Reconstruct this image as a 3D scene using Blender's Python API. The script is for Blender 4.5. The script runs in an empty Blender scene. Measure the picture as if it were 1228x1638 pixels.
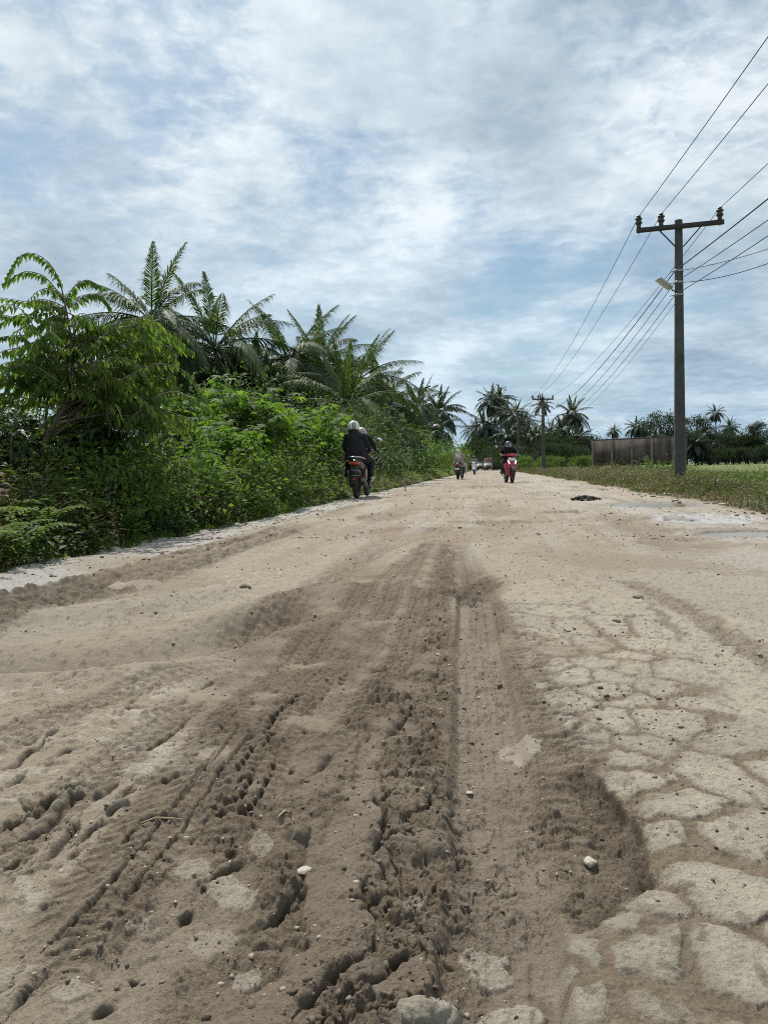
import bpy, math, random
import numpy as np
from mathutils import Vector, Matrix
C = bpy.context.scene.collection
rng = np.random.default_rng(7)
random.seed(7)
R = math.radians

# ------------------------------------------------------------------ camera (low phone shot in the middle of the road)
CAM_H = 0.58; PITCH = 3.26; ROLL = 1.4; FPX = 1183.0
def _rot():
    a = R(90 - PITCH); r = R(ROLL)
    rx = np.array([[1,0,0],[0,math.cos(a),-math.sin(a)],[0,math.sin(a),math.cos(a)]])
    ry = np.array([[math.cos(r),0,math.sin(r)],[0,1,0],[-math.sin(r),0,math.cos(r)]])
    return ry @ rx
RC = _rot(); CAM = np.array([0,0,CAM_H])
def ray(px, py):
    d = RC @ np.array([px-614.0, -(py-819.0), -FPX]); return d/np.linalg.norm(d)
def at(px, py, d):
    v = ray(px, py); return CAM + v/v[1]*d
def G(px, py, z=0.0):
    v = ray(px, py); t = (z-CAM_H)/v[2]; return CAM + v*t
def GP(pts, z=0.0):
    return np.array([G(a, b, z)[:2] for a, b in pts])
_v = ray(782, 747.5); RTH = math.atan2(_v[0], _v[1])
def latlon(x, y):
    c, s = math.cos(RTH), math.sin(RTH)
    return x*c - y*s, x*s + y*c
def xy(lat, lon):
    c, s = math.cos(RTH), math.sin(RTH)
    return lat*c + lon*s, -lat*s + lon*c

cd = bpy.data.cameras.new('camera'); cam = bpy.data.objects.new('camera', cd); C.objects.link(cam)
cam.location = (0,0,CAM_H); cam.rotation_euler = (R(90-PITCH), R(ROLL), 0)
cd.sensor_fit = 'VERTICAL'; cd.sensor_height = 36; cd.lens = 36*FPX/1638; cd.clip_start = 0.05; cd.clip_end = 3000
sc = bpy.context.scene; sc.camera = cam
sc.view_settings.view_transform = 'Standard'; sc.view_settings.look = 'None'; sc.view_settings.gamma = 1
sc.view_settings.exposure = -0.03
sc.render.engine = 'CYCLES'; sc.cycles.use_denoising = False; sc.cycles.filter_width = 1.05; sc.cycles.sample_clamp_indirect = 6.0; sc.cycles.max_bounces = 8

# ------------------------------------------------------------------ tags
def tag(o, label=None, cat=None, group=None, kind=None):
    if label: o['label'] = label
    if cat: o['category'] = cat
    if group: o['group'] = group
    if kind: o['kind'] = kind
    return o
def empty(name, loc=(0,0,0), rz=0):
    o = bpy.data.objects.new(name, None); C.objects.link(o); o.location = loc; o.rotation_euler = (0,0,rz)
    o.empty_display_size = 0.1
    return o
def link(name, me, mat=None, parent=None, loc=None):
    o = bpy.data.objects.new(name, me); C.objects.link(o)
    if mat is not None:
        for m in (mat if isinstance(mat, (list, tuple)) else [mat]): me.materials.append(m)
    if parent is not None: o.parent = parent
    if loc is not None: o.location = loc
    return o
def copy_tree(o, parent=None):
    c = o.copy(); C.objects.link(c); c.parent = parent
    for ch in list(o.children): copy_tree(ch, c)
    return c

# ------------------------------------------------------------------ fast mesh building
class MB:
    def __init__(s): s.v=[]; s.f=[]; s.a=[]; s.mi=[]; s.n=0
    def add(s, V, F, a=0.5, mi=0):
        V = np.asarray(V, float).reshape(-1,3); F = np.asarray(F, int)
        s.v.append(V); s.f.append(F+s.n); s.n += len(V)
        s.a.append(np.broadcast_to(np.asarray(a, float), (len(V),))); s.mi.append(np.full(len(F), mi))
        return s
    def mesh(s, name, smooth=True):
        me = bpy.data.meshes.new(name)
        V = np.concatenate(s.v).astype(np.float32)
        me.vertices.add(len(V)); me.vertices.foreach_set('co', V.ravel())
        lens = np.concatenate([np.full(len(f), f.shape[1]) for f in s.f])
        loops = np.concatenate([f.ravel() for f in s.f]).astype(np.int32)
        me.loops.add(len(loops)); me.loops.foreach_set('vertex_index', loops)
        me.polygons.add(len(lens))
        st = np.concatenate([[0], np.cumsum(lens)[:-1]]).astype(np.int32)
        me.polygons.foreach_set('loop_start', st)
        me.polygons.foreach_set('loop_total', lens.astype(np.int32))
        me.polygons.foreach_set('material_index', np.concatenate(s.mi).astype(np.int32))
        at_ = me.attributes.new('v', 'FLOAT', 'POINT'); at_.data.foreach_set('value', np.concatenate(s.a).astype(np.float32))
        me.update(calc_edges=True); me.validate()
        if smooth: me.polygons.foreach_set('use_smooth', np.ones(len(lens), bool))
        return me
    def obj(s, name, mat=None, parent=None, smooth=True, loc=None):
        return link(name, s.mesh(name, smooth), mat, parent, loc)
def unit(a):
    a = np.asarray(a, float); return a/np.maximum(np.linalg.norm(a, axis=-1, keepdims=True), 1e-9)
def tube(mb, P, rad, n=8, a=0.5, mi=0, cap=True):
    P = np.asarray(P, float); k = len(P); rad = np.broadcast_to(np.asarray(rad, float), (k,))
    T = unit(np.gradient(P, axis=0)); ref = np.array([0,0,1.0]) if abs(T[0,2]) < .9 else np.array([1.0,0,0])
    U = []; u = unit(np.cross(T[0], ref))
    for t in T:
        u = unit(u - t*np.dot(u,t)); U.append(u)
    U = np.array(U); W = np.cross(T, U); th = np.arange(n)*2*math.pi/n
    V = P[:,None,:] + rad[:,None,None]*(U[:,None,:]*np.cos(th)[None,:,None] + W[:,None,:]*np.sin(th)[None,:,None])
    i = np.arange(k-1)[:,None]*n; j = np.arange(n)[None,:]; j2 = (j+1) % n
    F = np.stack([i+j, i+j2, i+n+j2, i+n+j], -1).reshape(-1,4)
    mb.add(V.reshape(-1,3), F, a, mi)
    if cap:
        for e, o in ((0,1),(k-1,-1)):
            Vc = np.concatenate([V[e], P[e][None]]); jj = np.arange(n)
            Fc = np.stack([np.full(n,n), (jj+1)%n, jj][::1], -1) if o > 0 else np.stack([np.full(n,n), jj, (jj+1)%n], -1)
            mb.add(Vc, Fc, a, mi)
def box(mb, c, s, rot=None, a=0.5, mi=0, bev=0.0):
    s = np.asarray(s, float)/2; c = np.asarray(c, float)
    if bev <= 0:
        V = np.array([[x,y,z] for x in (-1,1) for y in (-1,1) for z in (-1,1)])*s
        F = [[0,1,3,2],[4,6,7,5],[0,4,5,1],[2,3,7,6],[0,2,6,4],[1,5,7,3]]
    else:
        # chamfered along all edges: rounded-box ring stack
        b = min(bev, s.min()*.95); rings = []
        for z, ins in ((-s[2],b),(-s[2]+b,0),(s[2]-b,0),(s[2],b)):
            x, y = s[0]-ins, s[1]-ins
            rings += [[x-b,-y,z],[x,-y+b,z],[x,y-b,z],[x-b,y,z],[-x+b,y,z],[-x,y-b,z],[-x,-y+b,z],[-x+b,-y,z]]
        V = np.array(rings); F4 = []
        for k in range(3):
            for j in range(8): F4.append([k*8+j, k*8+(j+1)%8, k*8+8+(j+1)%8, k*8+8+j])
        if rot is not None: V = V @ np.asarray(rot).T
        mb.add(V+c, F4, a, mi)
        mb.add(V[:8]+c, [[7,6,5,4,3,2,1,0]], a, mi); mb.add(V[24:]+c, [list(range(8))], a, mi); return
    if rot is not None: V = V @ np.asarray(rot).T
    mb.add(V+c, F, a, mi)
def loft(mb, secs, n=16, p=2.6, a=0.5, mi=0, axis='x'):
    """superellipse cross sections: (pos, cy, cz, half_w, half_h) along x (or (pos, cx, cy, half_x, half_y) along z)"""
    th = np.arange(n)*2*math.pi/n; cs, sn = np.cos(th), np.sin(th)
    ex = np.sign(cs)*np.abs(cs)**(2/p); ey = np.sign(sn)*np.abs(sn)**(2/p); V = []
    for q, c1, c2, h1, h2 in secs:
        if axis == 'x': V.append(np.stack([np.full(n,q), c1+h1*ex, c2+h2*ey], -1))
        else: V.append(np.stack([c1+h1*ex, c2+h2*ey, np.full(n,q)], -1))
    V = np.array(V); k = len(secs)
    i = np.arange(k-1)[:,None]*n; j = np.arange(n)[None,:]; j2 = (j+1) % n
    F = np.stack([i+j, i+j2, i+n+j2, i+n+j], -1).reshape(-1,4)
    if axis == 'x': pass
    mb.add(V.reshape(-1,3), F, a, mi)
    mb.add(V[0], [list(range(n))[::-1]], a, mi); mb.add(V[-1], [list(range(n))], a, mi)
def rotz(t): c,s = math.cos(t), math.sin(t); return np.array([[c,-s,0],[s,c,0],[0,0,1.0]])
def roty(t): c,s = math.cos(t), math.sin(t); return np.array([[c,0,s],[0,1.0,0],[-s,0,c]])
def rotx(t): c,s = math.cos(t), math.sin(t); return np.array([[1.0,0,0],[0,c,-s],[0,s,c]])

# ------------------------------------------------------------------ noise
_gt = np.stack([np.cos(np.arange(256)*2*math.pi/256), np.sin(np.arange(256)*2*math.pi/256)], -1).astype(np.float32)
def _hash(ix, iy, seed):
    h = (ix.astype(np.uint32)*np.uint32(374761393) + iy.astype(np.uint32)*np.uint32(668265263) + np.uint32(seed*2246822519 & 0xffffffff))
    h = (h ^ (h >> np.uint32(13)))*np.uint32(1274126177); h = (h ^ (h >> np.uint32(16)))*np.uint32(2654435769)
    return h ^ (h >> np.uint32(15))
def perlin(x, y, seed=0):
    x = np.asarray(x, np.float64); y = np.asarray(y, np.float64)
    xi = np.floor(x).astype(np.int64); yi = np.floor(y).astype(np.int64)
    xf = (x-xi).astype(np.float32); yf = (y-yi).astype(np.float32)
    u = xf*xf*xf*(xf*(xf*6-15)+10); v = yf*yf*yf*(yf*(yf*6-15)+10)
    def g(a, b):
        q = _gt[_hash(xi+a, yi+b, seed) & np.uint32(255)]; return q[...,0]*(xf-a) + q[...,1]*(yf-b)
    n0 = g(0,0); n0 = n0 + u*(g(1,0)-n0); n1 = g(0,1); n1 = n1 + u*(g(1,1)-n1)
    return (n0 + v*(n1-n0))*1.5
def fbm(x, y, o=4, seed=0, gain=.5, ridged=False):
    t = 0; a = 1.0; s = 0
    for k in range(o):
        n = perlin(x*2**k, y*2**k, seed+17*k)
        if ridged: n = 1-2*np.abs(n)
        t = t + a*n; s += a; a *= gain
    return t/s
def voro(x, y, seed=0):
    """F1, F2 and the id of the nearest cell"""
    xi = np.floor(x).astype(np.int64); yi = np.floor(y).astype(np.int64)
    f1 = np.full(x.shape, 9.0); f2 = np.full(x.shape, 9.0); cid = np.zeros(x.shape, np.uint32)
    for a in (-1,0,1):
        for b in (-1,0,1):
            h = _hash(xi+a, yi+b, seed)
            d = np.hypot(xi+a+(h & np.uint32(1023))/1023.0-x, yi+b+((h >> np.uint32(10)) & np.uint32(1023))/1023.0-y)
            m = d < f1; f2 = np.where(m, f1, np.minimum(f2, d)); cid = np.where(m, h, cid); f1 = np.where(m, d, f1)
    return f1, f2, cid
def sst(a, b, x):
    t = np.clip((x-a)/(b-a), 0, 1); return t*t*(3-2*t)

# ------------------------------------------------------------------ materials
def mat(name):
    m = bpy.data.materials.new(name); m.use_nodes = True; nt = m.node_tree; nt.nodes.clear()
    out = nt.nodes.new('ShaderNodeOutputMaterial'); return m, nt, out
def nd(nt, t, **kw):
    n = nt.nodes.new(t)
    for k, v in kw.items():
        if k.startswith('i_'): n.inputs[k[2:].replace('_',' ')].default_value = v
        elif k[0] == '_': n.inputs[int(k[1:])].default_value = v
        else: setattr(n, k, v)
    return n
def ramp(nt, stops, interp='LINEAR'):
    n = nt.nodes.new('ShaderNodeValToRGB'); n.color_ramp.interpolation = interp; e = n.color_ramp.elements
    while len(e) < len(stops): e.new(0.5)
    for q, (p, c) in zip(e, stops):
        q.position = p; q.color = (*c, 1) if len(c) == 3 else c
    return n
def simple(name, col, rough=.6, metal=0.0, var=.12, scale=12, bump=.0, coat=0.0, spec=.5, dirt=None):
    """painted or natural surface with uneven colour, gloss and (optional) dust"""
    m, nt, out = mat(name); L = nt.links.new
    b = nd(nt, 'ShaderNodeBsdfPrincipled', i_Metallic=metal); b.inputs['Coat Weight'].default_value = coat
    b.inputs['Specular IOR Level'].default_value = spec
    tc = nd(nt, 'ShaderNodeTexCoord'); n = nd(nt, 'ShaderNodeTexNoise', i_Scale=scale, i_Detail=6.0, i_Roughness=.65)
    L(tc.outputs['Object'], n.inputs['Vector'])
    r = ramp(nt, [(.3, tuple(c*(1-var*2) for c in col)), (.5, col), (.72, tuple(min(1,c*(1+var)) for c in col))])
    L(n.outputs['Fac'], r.inputs['Fac']); c_out = r.outputs['Color']
    if dirt:
        n2 = nd(nt, 'ShaderNodeTexNoise', i_Scale=scale*.45, i_Detail=8.0, i_Roughness=.7); L(tc.outputs['Object'], n2.inputs['Vector'])
        r2 = ramp(nt, [(.42, (0,0,0)), (.7, (1,1,1))]); L(n2.outputs['Fac'], r2.inputs['Fac'])
        mu = nd(nt, 'ShaderNodeMath', operation='MULTIPLY'); mu.inputs[1].default_value = dirt[1]; L(r2.outputs['Color'], mu.inputs[0])
        mx = nd(nt, 'ShaderNodeMix', data_type='RGBA'); L(mu.outputs[0], mx.inputs[0]); L(c_out, mx.inputs[6]); mx.inputs[7].default_value = (*dirt[0],1)
        c_out = mx.outputs[2]
    L(c_out, b.inputs['Base Color'])
    mr = nd(nt, 'ShaderNodeMapRange', _3=max(.03,rough-.1), _4=min(1,rough+.12)); L(n.outputs['Fac'], mr.inputs[0]); L(mr.outputs[0], b.inputs['Roughness'])
    if bump:
        n3 = nd(nt, 'ShaderNodeTexNoise', i_Scale=scale*5, i_Detail=5.0); L(tc.outputs['Object'], n3.inputs['Vector'])
        bp = nd(nt, 'ShaderNodeBump', i_Strength=bump, i_Distance=.01); L(n3.outputs['Fac'], bp.inputs['Height']); L(bp.outputs[0], b.inputs['Normal'])
    L(b.outputs[0], out.inputs[0]); return m
def leafmat(name, stops, rough=.45, trans=.35, tcol=1.6, spec=.4):
    """leaf: colour from the per-leaf attribute v, light passing through the blade"""
    m, nt, out = mat(name); L = nt.links.new
    at_ = nd(nt, 'ShaderNodeAttribute', attribute_name='v'); r = ramp(nt, stops); L(at_.outputs['Fac'], r.inputs['Fac'])
    b = nd(nt, 'ShaderNodeBsdfPrincipled', i_Roughness=rough); b.inputs['Specular IOR Level'].default_value = spec
    L(r.outputs['Color'], b.inputs['Base Color'])
    t = nd(nt, 'ShaderNodeBsdfTranslucent')
    g = nd(nt, 'ShaderNodeMix', data_type='RGBA', blend_type='MULTIPLY'); g.inputs[0].default_value = 1
    L(r.outputs['Color'], g.inputs[6]); g.inputs[7].default_value = (tcol*1.05, tcol*1.15, tcol*.45, 1); L(g.outputs[2], t.inputs['Color'])
    mx = nd(nt, 'ShaderNodeMixShader', _0=trans); L(b.outputs[0], mx.inputs[1]); L(t.outputs[0], mx.inputs[2]); L(mx.outputs[0], out.inputs[0])
    return m

# ------------------------------------------------------------------ light
SUN_EL, SUN_AZ = 57.0, -19.0
w = bpy.data.worlds.new('World'); sc.world = w; w.use_nodes = True
def build_sky():
    nt = w.node_tree; nt.nodes.clear(); L = nt.links.new
    out = nd(nt, 'ShaderNodeOutputWorld'); bg = nd(nt, 'ShaderNodeBackground'); bg.inputs['Strength'].default_value = 0.1
    sky = nd(nt, 'ShaderNodeTexSky', sky_type='NISHITA', sun_disc=False, sun_elevation=R(SUN_EL), sun_rotation=R(SUN_AZ), air_density=1.0, dust_density=1.5, ozone_density=1.2)
    tc = nd(nt, 'ShaderNodeTexCoord'); D = tc.outputs['Generated']
    sep = nd(nt, 'ShaderNodeSeparateXYZ'); L(D, sep.inputs[0])
    zz = nd(nt, 'ShaderNodeMath', operation='MAXIMUM', _1=0.0); L(sep.outputs[2], zz.inputs[0])
    za = nd(nt, 'ShaderNodeMath', operation='ADD', _1=.16); L(zz.outputs[0], za.inputs[0])
    cx = nd(nt, 'ShaderNodeCombineXYZ')
    for k in (0,1):
        q = nd(nt, 'ShaderNodeMath', operation='DIVIDE'); L(sep.outputs[k], q.inputs[0]); L(za.outputs[0], q.inputs[1]); L(q.outputs[0], cx.inputs[k])
    P = cx.outputs[0]
    def noise(scale, det, ro, off, dist=.0, st=(1,1,1)):
        mp = nd(nt, 'ShaderNodeMapping'); mp.inputs['Location'].default_value = off; mp.inputs['Scale'].default_value = st; L(P, mp.inputs['Vector'])
        n = nd(nt, 'ShaderNodeTexNoise', i_Scale=scale, i_Detail=det, i_Roughness=ro, i_Distortion=dist); L(mp.outputs[0], n.inputs['Vector']); return n.outputs['Fac']
    def math_(op, a, b):
        n = nd(nt, 'ShaderNodeMath', operation=op)
        for k, q in ((0,a),(1,b)):
            if isinstance(q, (int,float)): n.inputs[k].default_value = q
            else: L(q, n.inputs[k])
        return n.outputs[0]
    big = noise(1.15, 6, .55, (3.1,1.7,.4), .35); med = noise(3.2, 9, .58, (7.3,2.2,1.1), .25); fine = noise(15, 7, .62, (1.2,5.2,0), .3)
    streak = noise(2.0, 5, .48, (4.2,9.1,2), .3, (.45,1.7,1))
    fa = nd(nt, 'ShaderNodeMapRange', _1=.18, _2=.5, _3=.10, _4=1.25); L(sep.outputs[2], fa.inputs[0])
    dens = math_('ADD', math_('MULTIPLY', math_('SUBTRACT', big, .5), 1.5), math_('MULTIPLY', math_('SUBTRACT', med, .5), 1.3))
    dens = math_('ADD', dens, math_('MULTIPLY', math_('SUBTRACT', fine, .5), fa.outputs[0]))
    dens = math_('ADD', dens, math_('MULTIPLY', math_('SUBTRACT', streak, .5), .8))
    dens = math_('ADD', dens, .72)
    # thin places in the cloud sheet (directions) and thick ones
    for px, py, rad, amt in ((40,130,9,-.40),(215,205,6,-.38),(295,60,7,-.40),(480,120,5,-.28),(570,285,6,-.42),(755,290,3.4,-.36),(430,380,4,-.25),(860,490,7,-.36),(780,440,5,-.25),(1010,420,4,-.2),(1160,495,3,-.25),
                             (180,110,4.5,.4),(40,75,2.5,.5),(155,220,3,.3),(560,190,10,.22),(700,130,10,.2),(900,60,9,.15),(520,30,8,.25)):
        v = ray(px, py); dt = nd(nt, 'ShaderNodeVectorMath', operation='DOT_PRODUCT'); L(D, dt.inputs[0]); dt.inputs[1].default_value = tuple(v)
        mr = nd(nt, 'ShaderNodeMapRange', interpolation_type='SMOOTHSTEP', _1=math.cos(R(rad)), _2=1.0, _3=0.0, _4=amt); L(dt.outputs['Value'], mr.inputs[0])
        dens = math_('ADD', dens, mr.outputs[0])
    cov = nd(nt, 'ShaderNodeMapRange', interpolation_type='SMOOTHSTEP', _1=.02, _2=.80, _3=.10, _4=1.0); L(dens, cov.inputs[0])
    # clouds: bright where thin and lit, greyer where thick
    shade = math_('ADD', noise(1.7, 6, .52, (11.3,6.2,3), .3), math_('MULTIPLY', math_('SUBTRACT', fine, .5), .3))
    cr = ramp(nt, [(.30,(3.9,4.9,5.8)),(.48,(5.8,6.8,7.6)),(.66,(8.3,9.0,9.5))]); L(shade, cr.inputs['Fac'])
    # toward the sun the veil is brighter, toward the horizon bluer
    sv = (math.sin(R(SUN_AZ))*math.cos(R(SUN_EL)), math.cos(R(SUN_AZ))*math.cos(R(SUN_EL)), math.sin(R(SUN_EL)))
    v2 = ray(610,60); dt = nd(nt, 'ShaderNodeVectorMath', operation='DOT_PRODUCT'); L(D, dt.inputs[0]); dt.inputs[1].default_value = tuple(v2)
    gl = nd(nt, 'ShaderNodeMapRange', interpolation_type='SMOOTHSTEP', _1=.80, _2=1.0, _3=.94, _4=1.10); L(dt.outputs['Value'], gl.inputs[0])
    hz = nd(nt, 'ShaderNodeMapRange', _1=0.0, _2=.34, _3=0.0, _4=1.0); L(sep.outputs[2], hz.inputs[0])
    hc = ramp(nt, [(0,(.80,.93,1.03)),(1,(1,1,1))]); L(hz.outputs[0], hc.inputs['Fac'])
    m1 = nd(nt, 'ShaderNodeMix', data_type='RGBA', blend_type='MULTIPLY', _0=1.0); L(cr.outputs[0], m1.inputs[6]); L(hc.outputs[0], m1.inputs[7])
    m2 = nd(nt, 'ShaderNodeVectorMath', operation='SCALE'); L(m1.outputs[2], m2.inputs[0]); L(gl.outputs[0], m2.inputs['Scale'])
    s2 = nd(nt, 'ShaderNodeMix', data_type='RGBA', blend_type='MULTIPLY', _0=1.0); L(sky.outputs[0], s2.inputs[6]); s2.inputs[7].default_value = (SKYM*.80,SKYM*.97,SKYM*.97,1)
    mx = nd(nt, 'ShaderNodeMix', data_type='RGBA'); L(cov.outputs[0], mx.inputs[0]); L(s2.outputs[2], mx.inputs[6]); L(m2.outputs[0], mx.inputs[7])
    L(mx.outputs[2], bg.inputs[0]); L(bg.outputs[0], out.inputs[0])
    sd = bpy.data.lights.new('sun', 'SUN'); sd.energy = 4.6; sd.angle = R(.6); sd.color = (1,.95,.87)
    so = bpy.data.objects.new('sun', sd); C.objects.link(so); so.rotation_euler = Vector(sv).to_track_quat('Z','Y').to_euler()
SKYM = 1.0
build_sky()
# ------------------------------------------------------------------ ground: one height sheet, split into road and verge faces
LEFT_E, RIGHT_E = -2.95, 3.15
def edge_l(lon): return LEFT_E + .12*perlin(np.asarray(lon)*.35, np.zeros_like(lon)+3.3, 5) + .05*perlin(np.asarray(lon)*2.1, np.zeros_like(lon)+1.3, 6)
def edge_r(lon): return RIGHT_E + .35*perlin(np.asarray(lon)*.22, np.zeros_like(lon)+9.3, 7) + .08*perlin(np.asarray(lon)*1.9, np.zeros_like(lon)+7.3, 8)

def grow(a, b, f):
    q = [a]
    while q[-1] < b: q.append(q[-1]+f(q[-1]))
    return np.array(q)
ROWS = grow(.70, 900, lambda d: .00145*(d/.8)**1.55)
ROWS = np.concatenate([-grow(.2, 60, lambda d: .15*d)[::-1], np.linspace(-.15,.69,24), ROWS])
UU = grow(0, .60, lambda u: .00135); UU = np.concatenate([UU, grow(UU[-1]*1.02, 70, lambda u: .05*u)])
UU = np.concatenate([-UU[:0:-1], UU])
SS = np.sqrt(ROWS**2+.09)
X = (UU[None,:]*SS[:,None]).ravel(); Y = np.repeat(ROWS, len(UU))
NR, NC = len(ROWS), len(UU)
LAT, LON = latlon(X, Y); DIST = np.hypot(X, Y)
Z = np.zeros_like(X)

class Sub:   # near field that carries the traced features
    pass
nearm = (Y > .3) & (Y < 9) & (np.abs(X) < .8*Y+.6)
NI = np.where(nearm)[0]; nx, ny = X[NI], Y[NI]
# wandering of the traced lines
wx = nx + .010*perlin(nx*9, ny*9, 31) + .0045*perlin(nx*31, ny*31, 32)
wy = ny + .012*perlin(nx*9, ny*9, 33) + .006*perlin(nx*31, ny*31, 34)
def pdist(pts, x, y, md):
    """distance to a polyline, length along it, signed side; only inside its neighbourhood"""
    pts = np.asarray(pts); lo = pts.min(0)-md; hi = pts.max(0)+md
    I = np.where((x>lo[0])&(x<hi[0])&(y>lo[1])&(y<hi[1]))[0]
    qx, qy = x[I], y[I]; best = np.full(len(I), 1e9); s = np.zeros(len(I)); sd = np.zeros(len(I)); acc = 0.0
    for a, b in zip(pts[:-1], pts[1:]):
        e = b-a; l = math.hypot(*e)
        if l < 1e-6: continue
        t = np.clip(((qx-a[0])*e[0]+(qy-a[1])*e[1])/(l*l), 0, 1)
        dx, dy = qx-a[0]-t*e[0], qy-a[1]-t*e[1]; d = np.hypot(dx, dy); m = d < best
        best = np.where(m, d, best); s = np.where(m, acc+t*l, s); sd = np.where(m, np.sign(e[0]*dy-e[1]*dx), sd); acc += l
    k = best < md
    return I[k], best[k], s[k], sd[k]*best[k], acc
def inpoly(poly, x, y):
    c = np.zeros(x.shape, bool); n = len(poly)
    for i in range(n):
        (x1,y1),(x2,y2) = poly[i], poly[(i+1)%n]
        m = (y1 > y) != (y2 > y); c ^= m & (x < (x2-x1)*(y-y1)/((y2-y1) or 1e-12)+x1)
    return c
def spoly(poly, x, y, md):
    """signed distance to a polygon (inside positive), clipped at md"""
    s = np.where(inpoly(poly, x, y), md, -md).astype(float)
    I, d, _, _, _ = pdist(np.vstack([poly, poly[:1]]), x, y, md)
    s[I] = np.sign(s[I])*d; return s
def spl(pts, z=0.0, n=6):
    p = GP(pts, z); k = len(p)
    if k < 3: return p
    e = np.vstack([2*p[0]-p[1], p, 2*p[-1]-p[-2]]); o = []
    for i in range(1, k):
        p0,p1,p2,p3 = e[i-1],e[i],e[i+1],e[i+2]
        for t in np.linspace(0,1,n,endpoint=False):
            o.append(.5*((2*p1)+(-p0+p2)*t+(2*p0-5*p1+4*p2-p3)*t*t+(-p0+3*p1-3*p2+p3)*t**3))
    return np.array(o+[p[-1]])

# ---- colours (albedo)
DUST = np.array([.318,.281,.222]); SLAB = np.array([.395,.350,.275]); MUD = np.array([.172,.135,.095]); MUDL = np.array([.275,.228,.168])
DARK = np.array([.095,.070,.048]); GREYA = np.array([.37,.35,.32]); SOIL = np.array([.11,.085,.05]); PALE = np.array([.42,.375,.30])
COL = np.empty((len(X),3)); WET = np.zeros(len(X))
n1 = fbm(X*.55, Y*.55, 4, 11); n2 = fbm(X*2.6, Y*2.6, 4, 12); n3 = fbm(X*9, Y*9, 3, 13)
k = np.clip(.55+.35*n1+.35*n2, 0, 1)[:,None]
COL[:] = DUST*k + MUDL*1.12*(1-k)
COL *= (1+.12*n3[:,None])
# macro relief of the whole road
Z += -.0035*np.clip(np.abs(LAT)-1.2,0,2)**2
Z += .020*fbm(X*.6, Y*.6, 3, 21)*sst(2,6,DIST) + .006*n2 + .0022*n3
# off the road: verge and fields
el_, er_ = edge_l(LON), edge_r(LON)
dl, dr = el_-LAT, LAT-er_
off = np.maximum(dl, dr)
Z += np.where(dr > 0, .05*sst(0,1.2,dr)-.16*sst(7,12,dr), 0) + np.where(dl>0, .03*sst(0,.6,dl)+.10*sst(.6,3,dl), 0) + np.where(off>0, .05*n2, 0)
og = sst(-.08,.12,off + .08*n3)[:,None]
COL = COL*(1-og) + (SOIL*(1+.35*n2[:,None]))*og
# field grass beyond
fg = sst(1.5,5,off)[:,None]; COL = COL*(1-fg) + np.array([.125,.150,.048])*(1+.25*n1[:,None]+.2*n2[:,None])*fg
# left strip of old grey asphalt
st = sst(-2.25,-2.5, LAT+.10*n2+.05*n3)*(1-sst(-.02,.10,dl)); st = st*(LON>1.5)
COL = COL*(1-st[:,None]) + GREYA*(1+.10*n3+.10*n1)[:,None]*st[:,None]
# right lane paler grey gravel
st = np.exp(-((LAT-1.75-.1*n1)/.75)**2)*.6*(LON>2.5)*(1-sst(-.1,.1,dr)); COL = COL*(1-st[:,None]) + GREYA*1.05*(1+.08*n3)[:,None]*st[:,None]

zz = np.zeros(len(NI)); col = COL[NI].copy(); wet = np.zeros(len(NI))
def paint(I, m, c):
    m = np.clip(m,0,1)[:,None]; col[I] = col[I]*(1-m) + np.asarray(c)*m
h1 = fbm(nx*22, ny*22, 4, 41); h2 = fbm(nx*75, ny*75, 3, 42); rg = fbm(nx*14, ny*14, 5, 43, .55, True)
p3 = perlin(nx*5, ny*5, 44); p6 = fbm(nx*11, ny*11, 3, 45)

# ---- zones
Z_SLAB = GP([(775,1638),(800,1600),(850,1560),(880,1520),(940,1490),(985,1445),(1045,1405),(1040,1345),(1020,1310),(990,1270),(940,1222),(900,1170),(868,1120),(850,1080),(836,1035),(822,1000),(806,970),(800,945),(850,925),(950,925),(1040,950),(1228,1000),(1700,1150),(2200,1500),(2200,1900),(760,1900),(760,1700)])
sl = spoly(Z_SLAB, wx, wy, .5)
# muddy churned middle
Z_MUD = GP([(100,1800),(200,1500),(290,1330),(330,1200),(330,1110),(390,1040),(430,985),(490,950),(560,935),(640,900),(690,862),(730,862),(745,900),(790,925),(815,950),(830,1000),(860,1080),(890,1150),(945,1215),(1000,1270),(1040,1340),(1045,1400),(960,1490),(850,1560),(775,1638),(700,1900)])
md_ = spoly(Z_MUD, nx+.05*p3+.03*p6, ny+.06*perlin(nx*5,ny*5,46), .4)
mz = sst(-.09,.07,md_)
tone = np.clip(.58+.65*p3+.6*p6+.3*h1,0,1)[:,None]
col = col*(1-mz[:,None]) + (MUD*tone*1.05+MUDL*(1-tone))*mz[:,None]
# left apron: hard silty ground, pale worn patches
Z_LEFT = GP([(-900,1060),(-300,1090),(0,1110),(200,1080),(340,1110),(330,1200),(290,1330),(200,1500),(100,1800),(-900,1900)])
ml = sst(-.10,.10, spoly(Z_LEFT, nx+.05*p3, ny+.05*p6, .4))
pt = sst(.0,.26, .55*p6+.5*perlin(nx*3.1,ny*3.1,47)+.42*h1+.2*h2)
col = col*(1-.85*ml[:,None]) + (MUDL*1.16*(1-pt)[:,None]+PALE*1.05*pt[:,None])*.85*ml[:,None]
zz += ml*(pt*.0025 + .003*p6)
# pale embedded grit fading out near the camera on the left
sp = sst(.28,.40, perlin(nx*26,ny*20,48)+.35*perlin(nx*60,ny*55,49)); spm = sp*np.clip(ml*(1-mz),0,1)*.4*sst(1.7,1.0,ny)
paint(np.arange(len(NI)), spm, PALE*.95); zz += spm*.005

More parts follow.
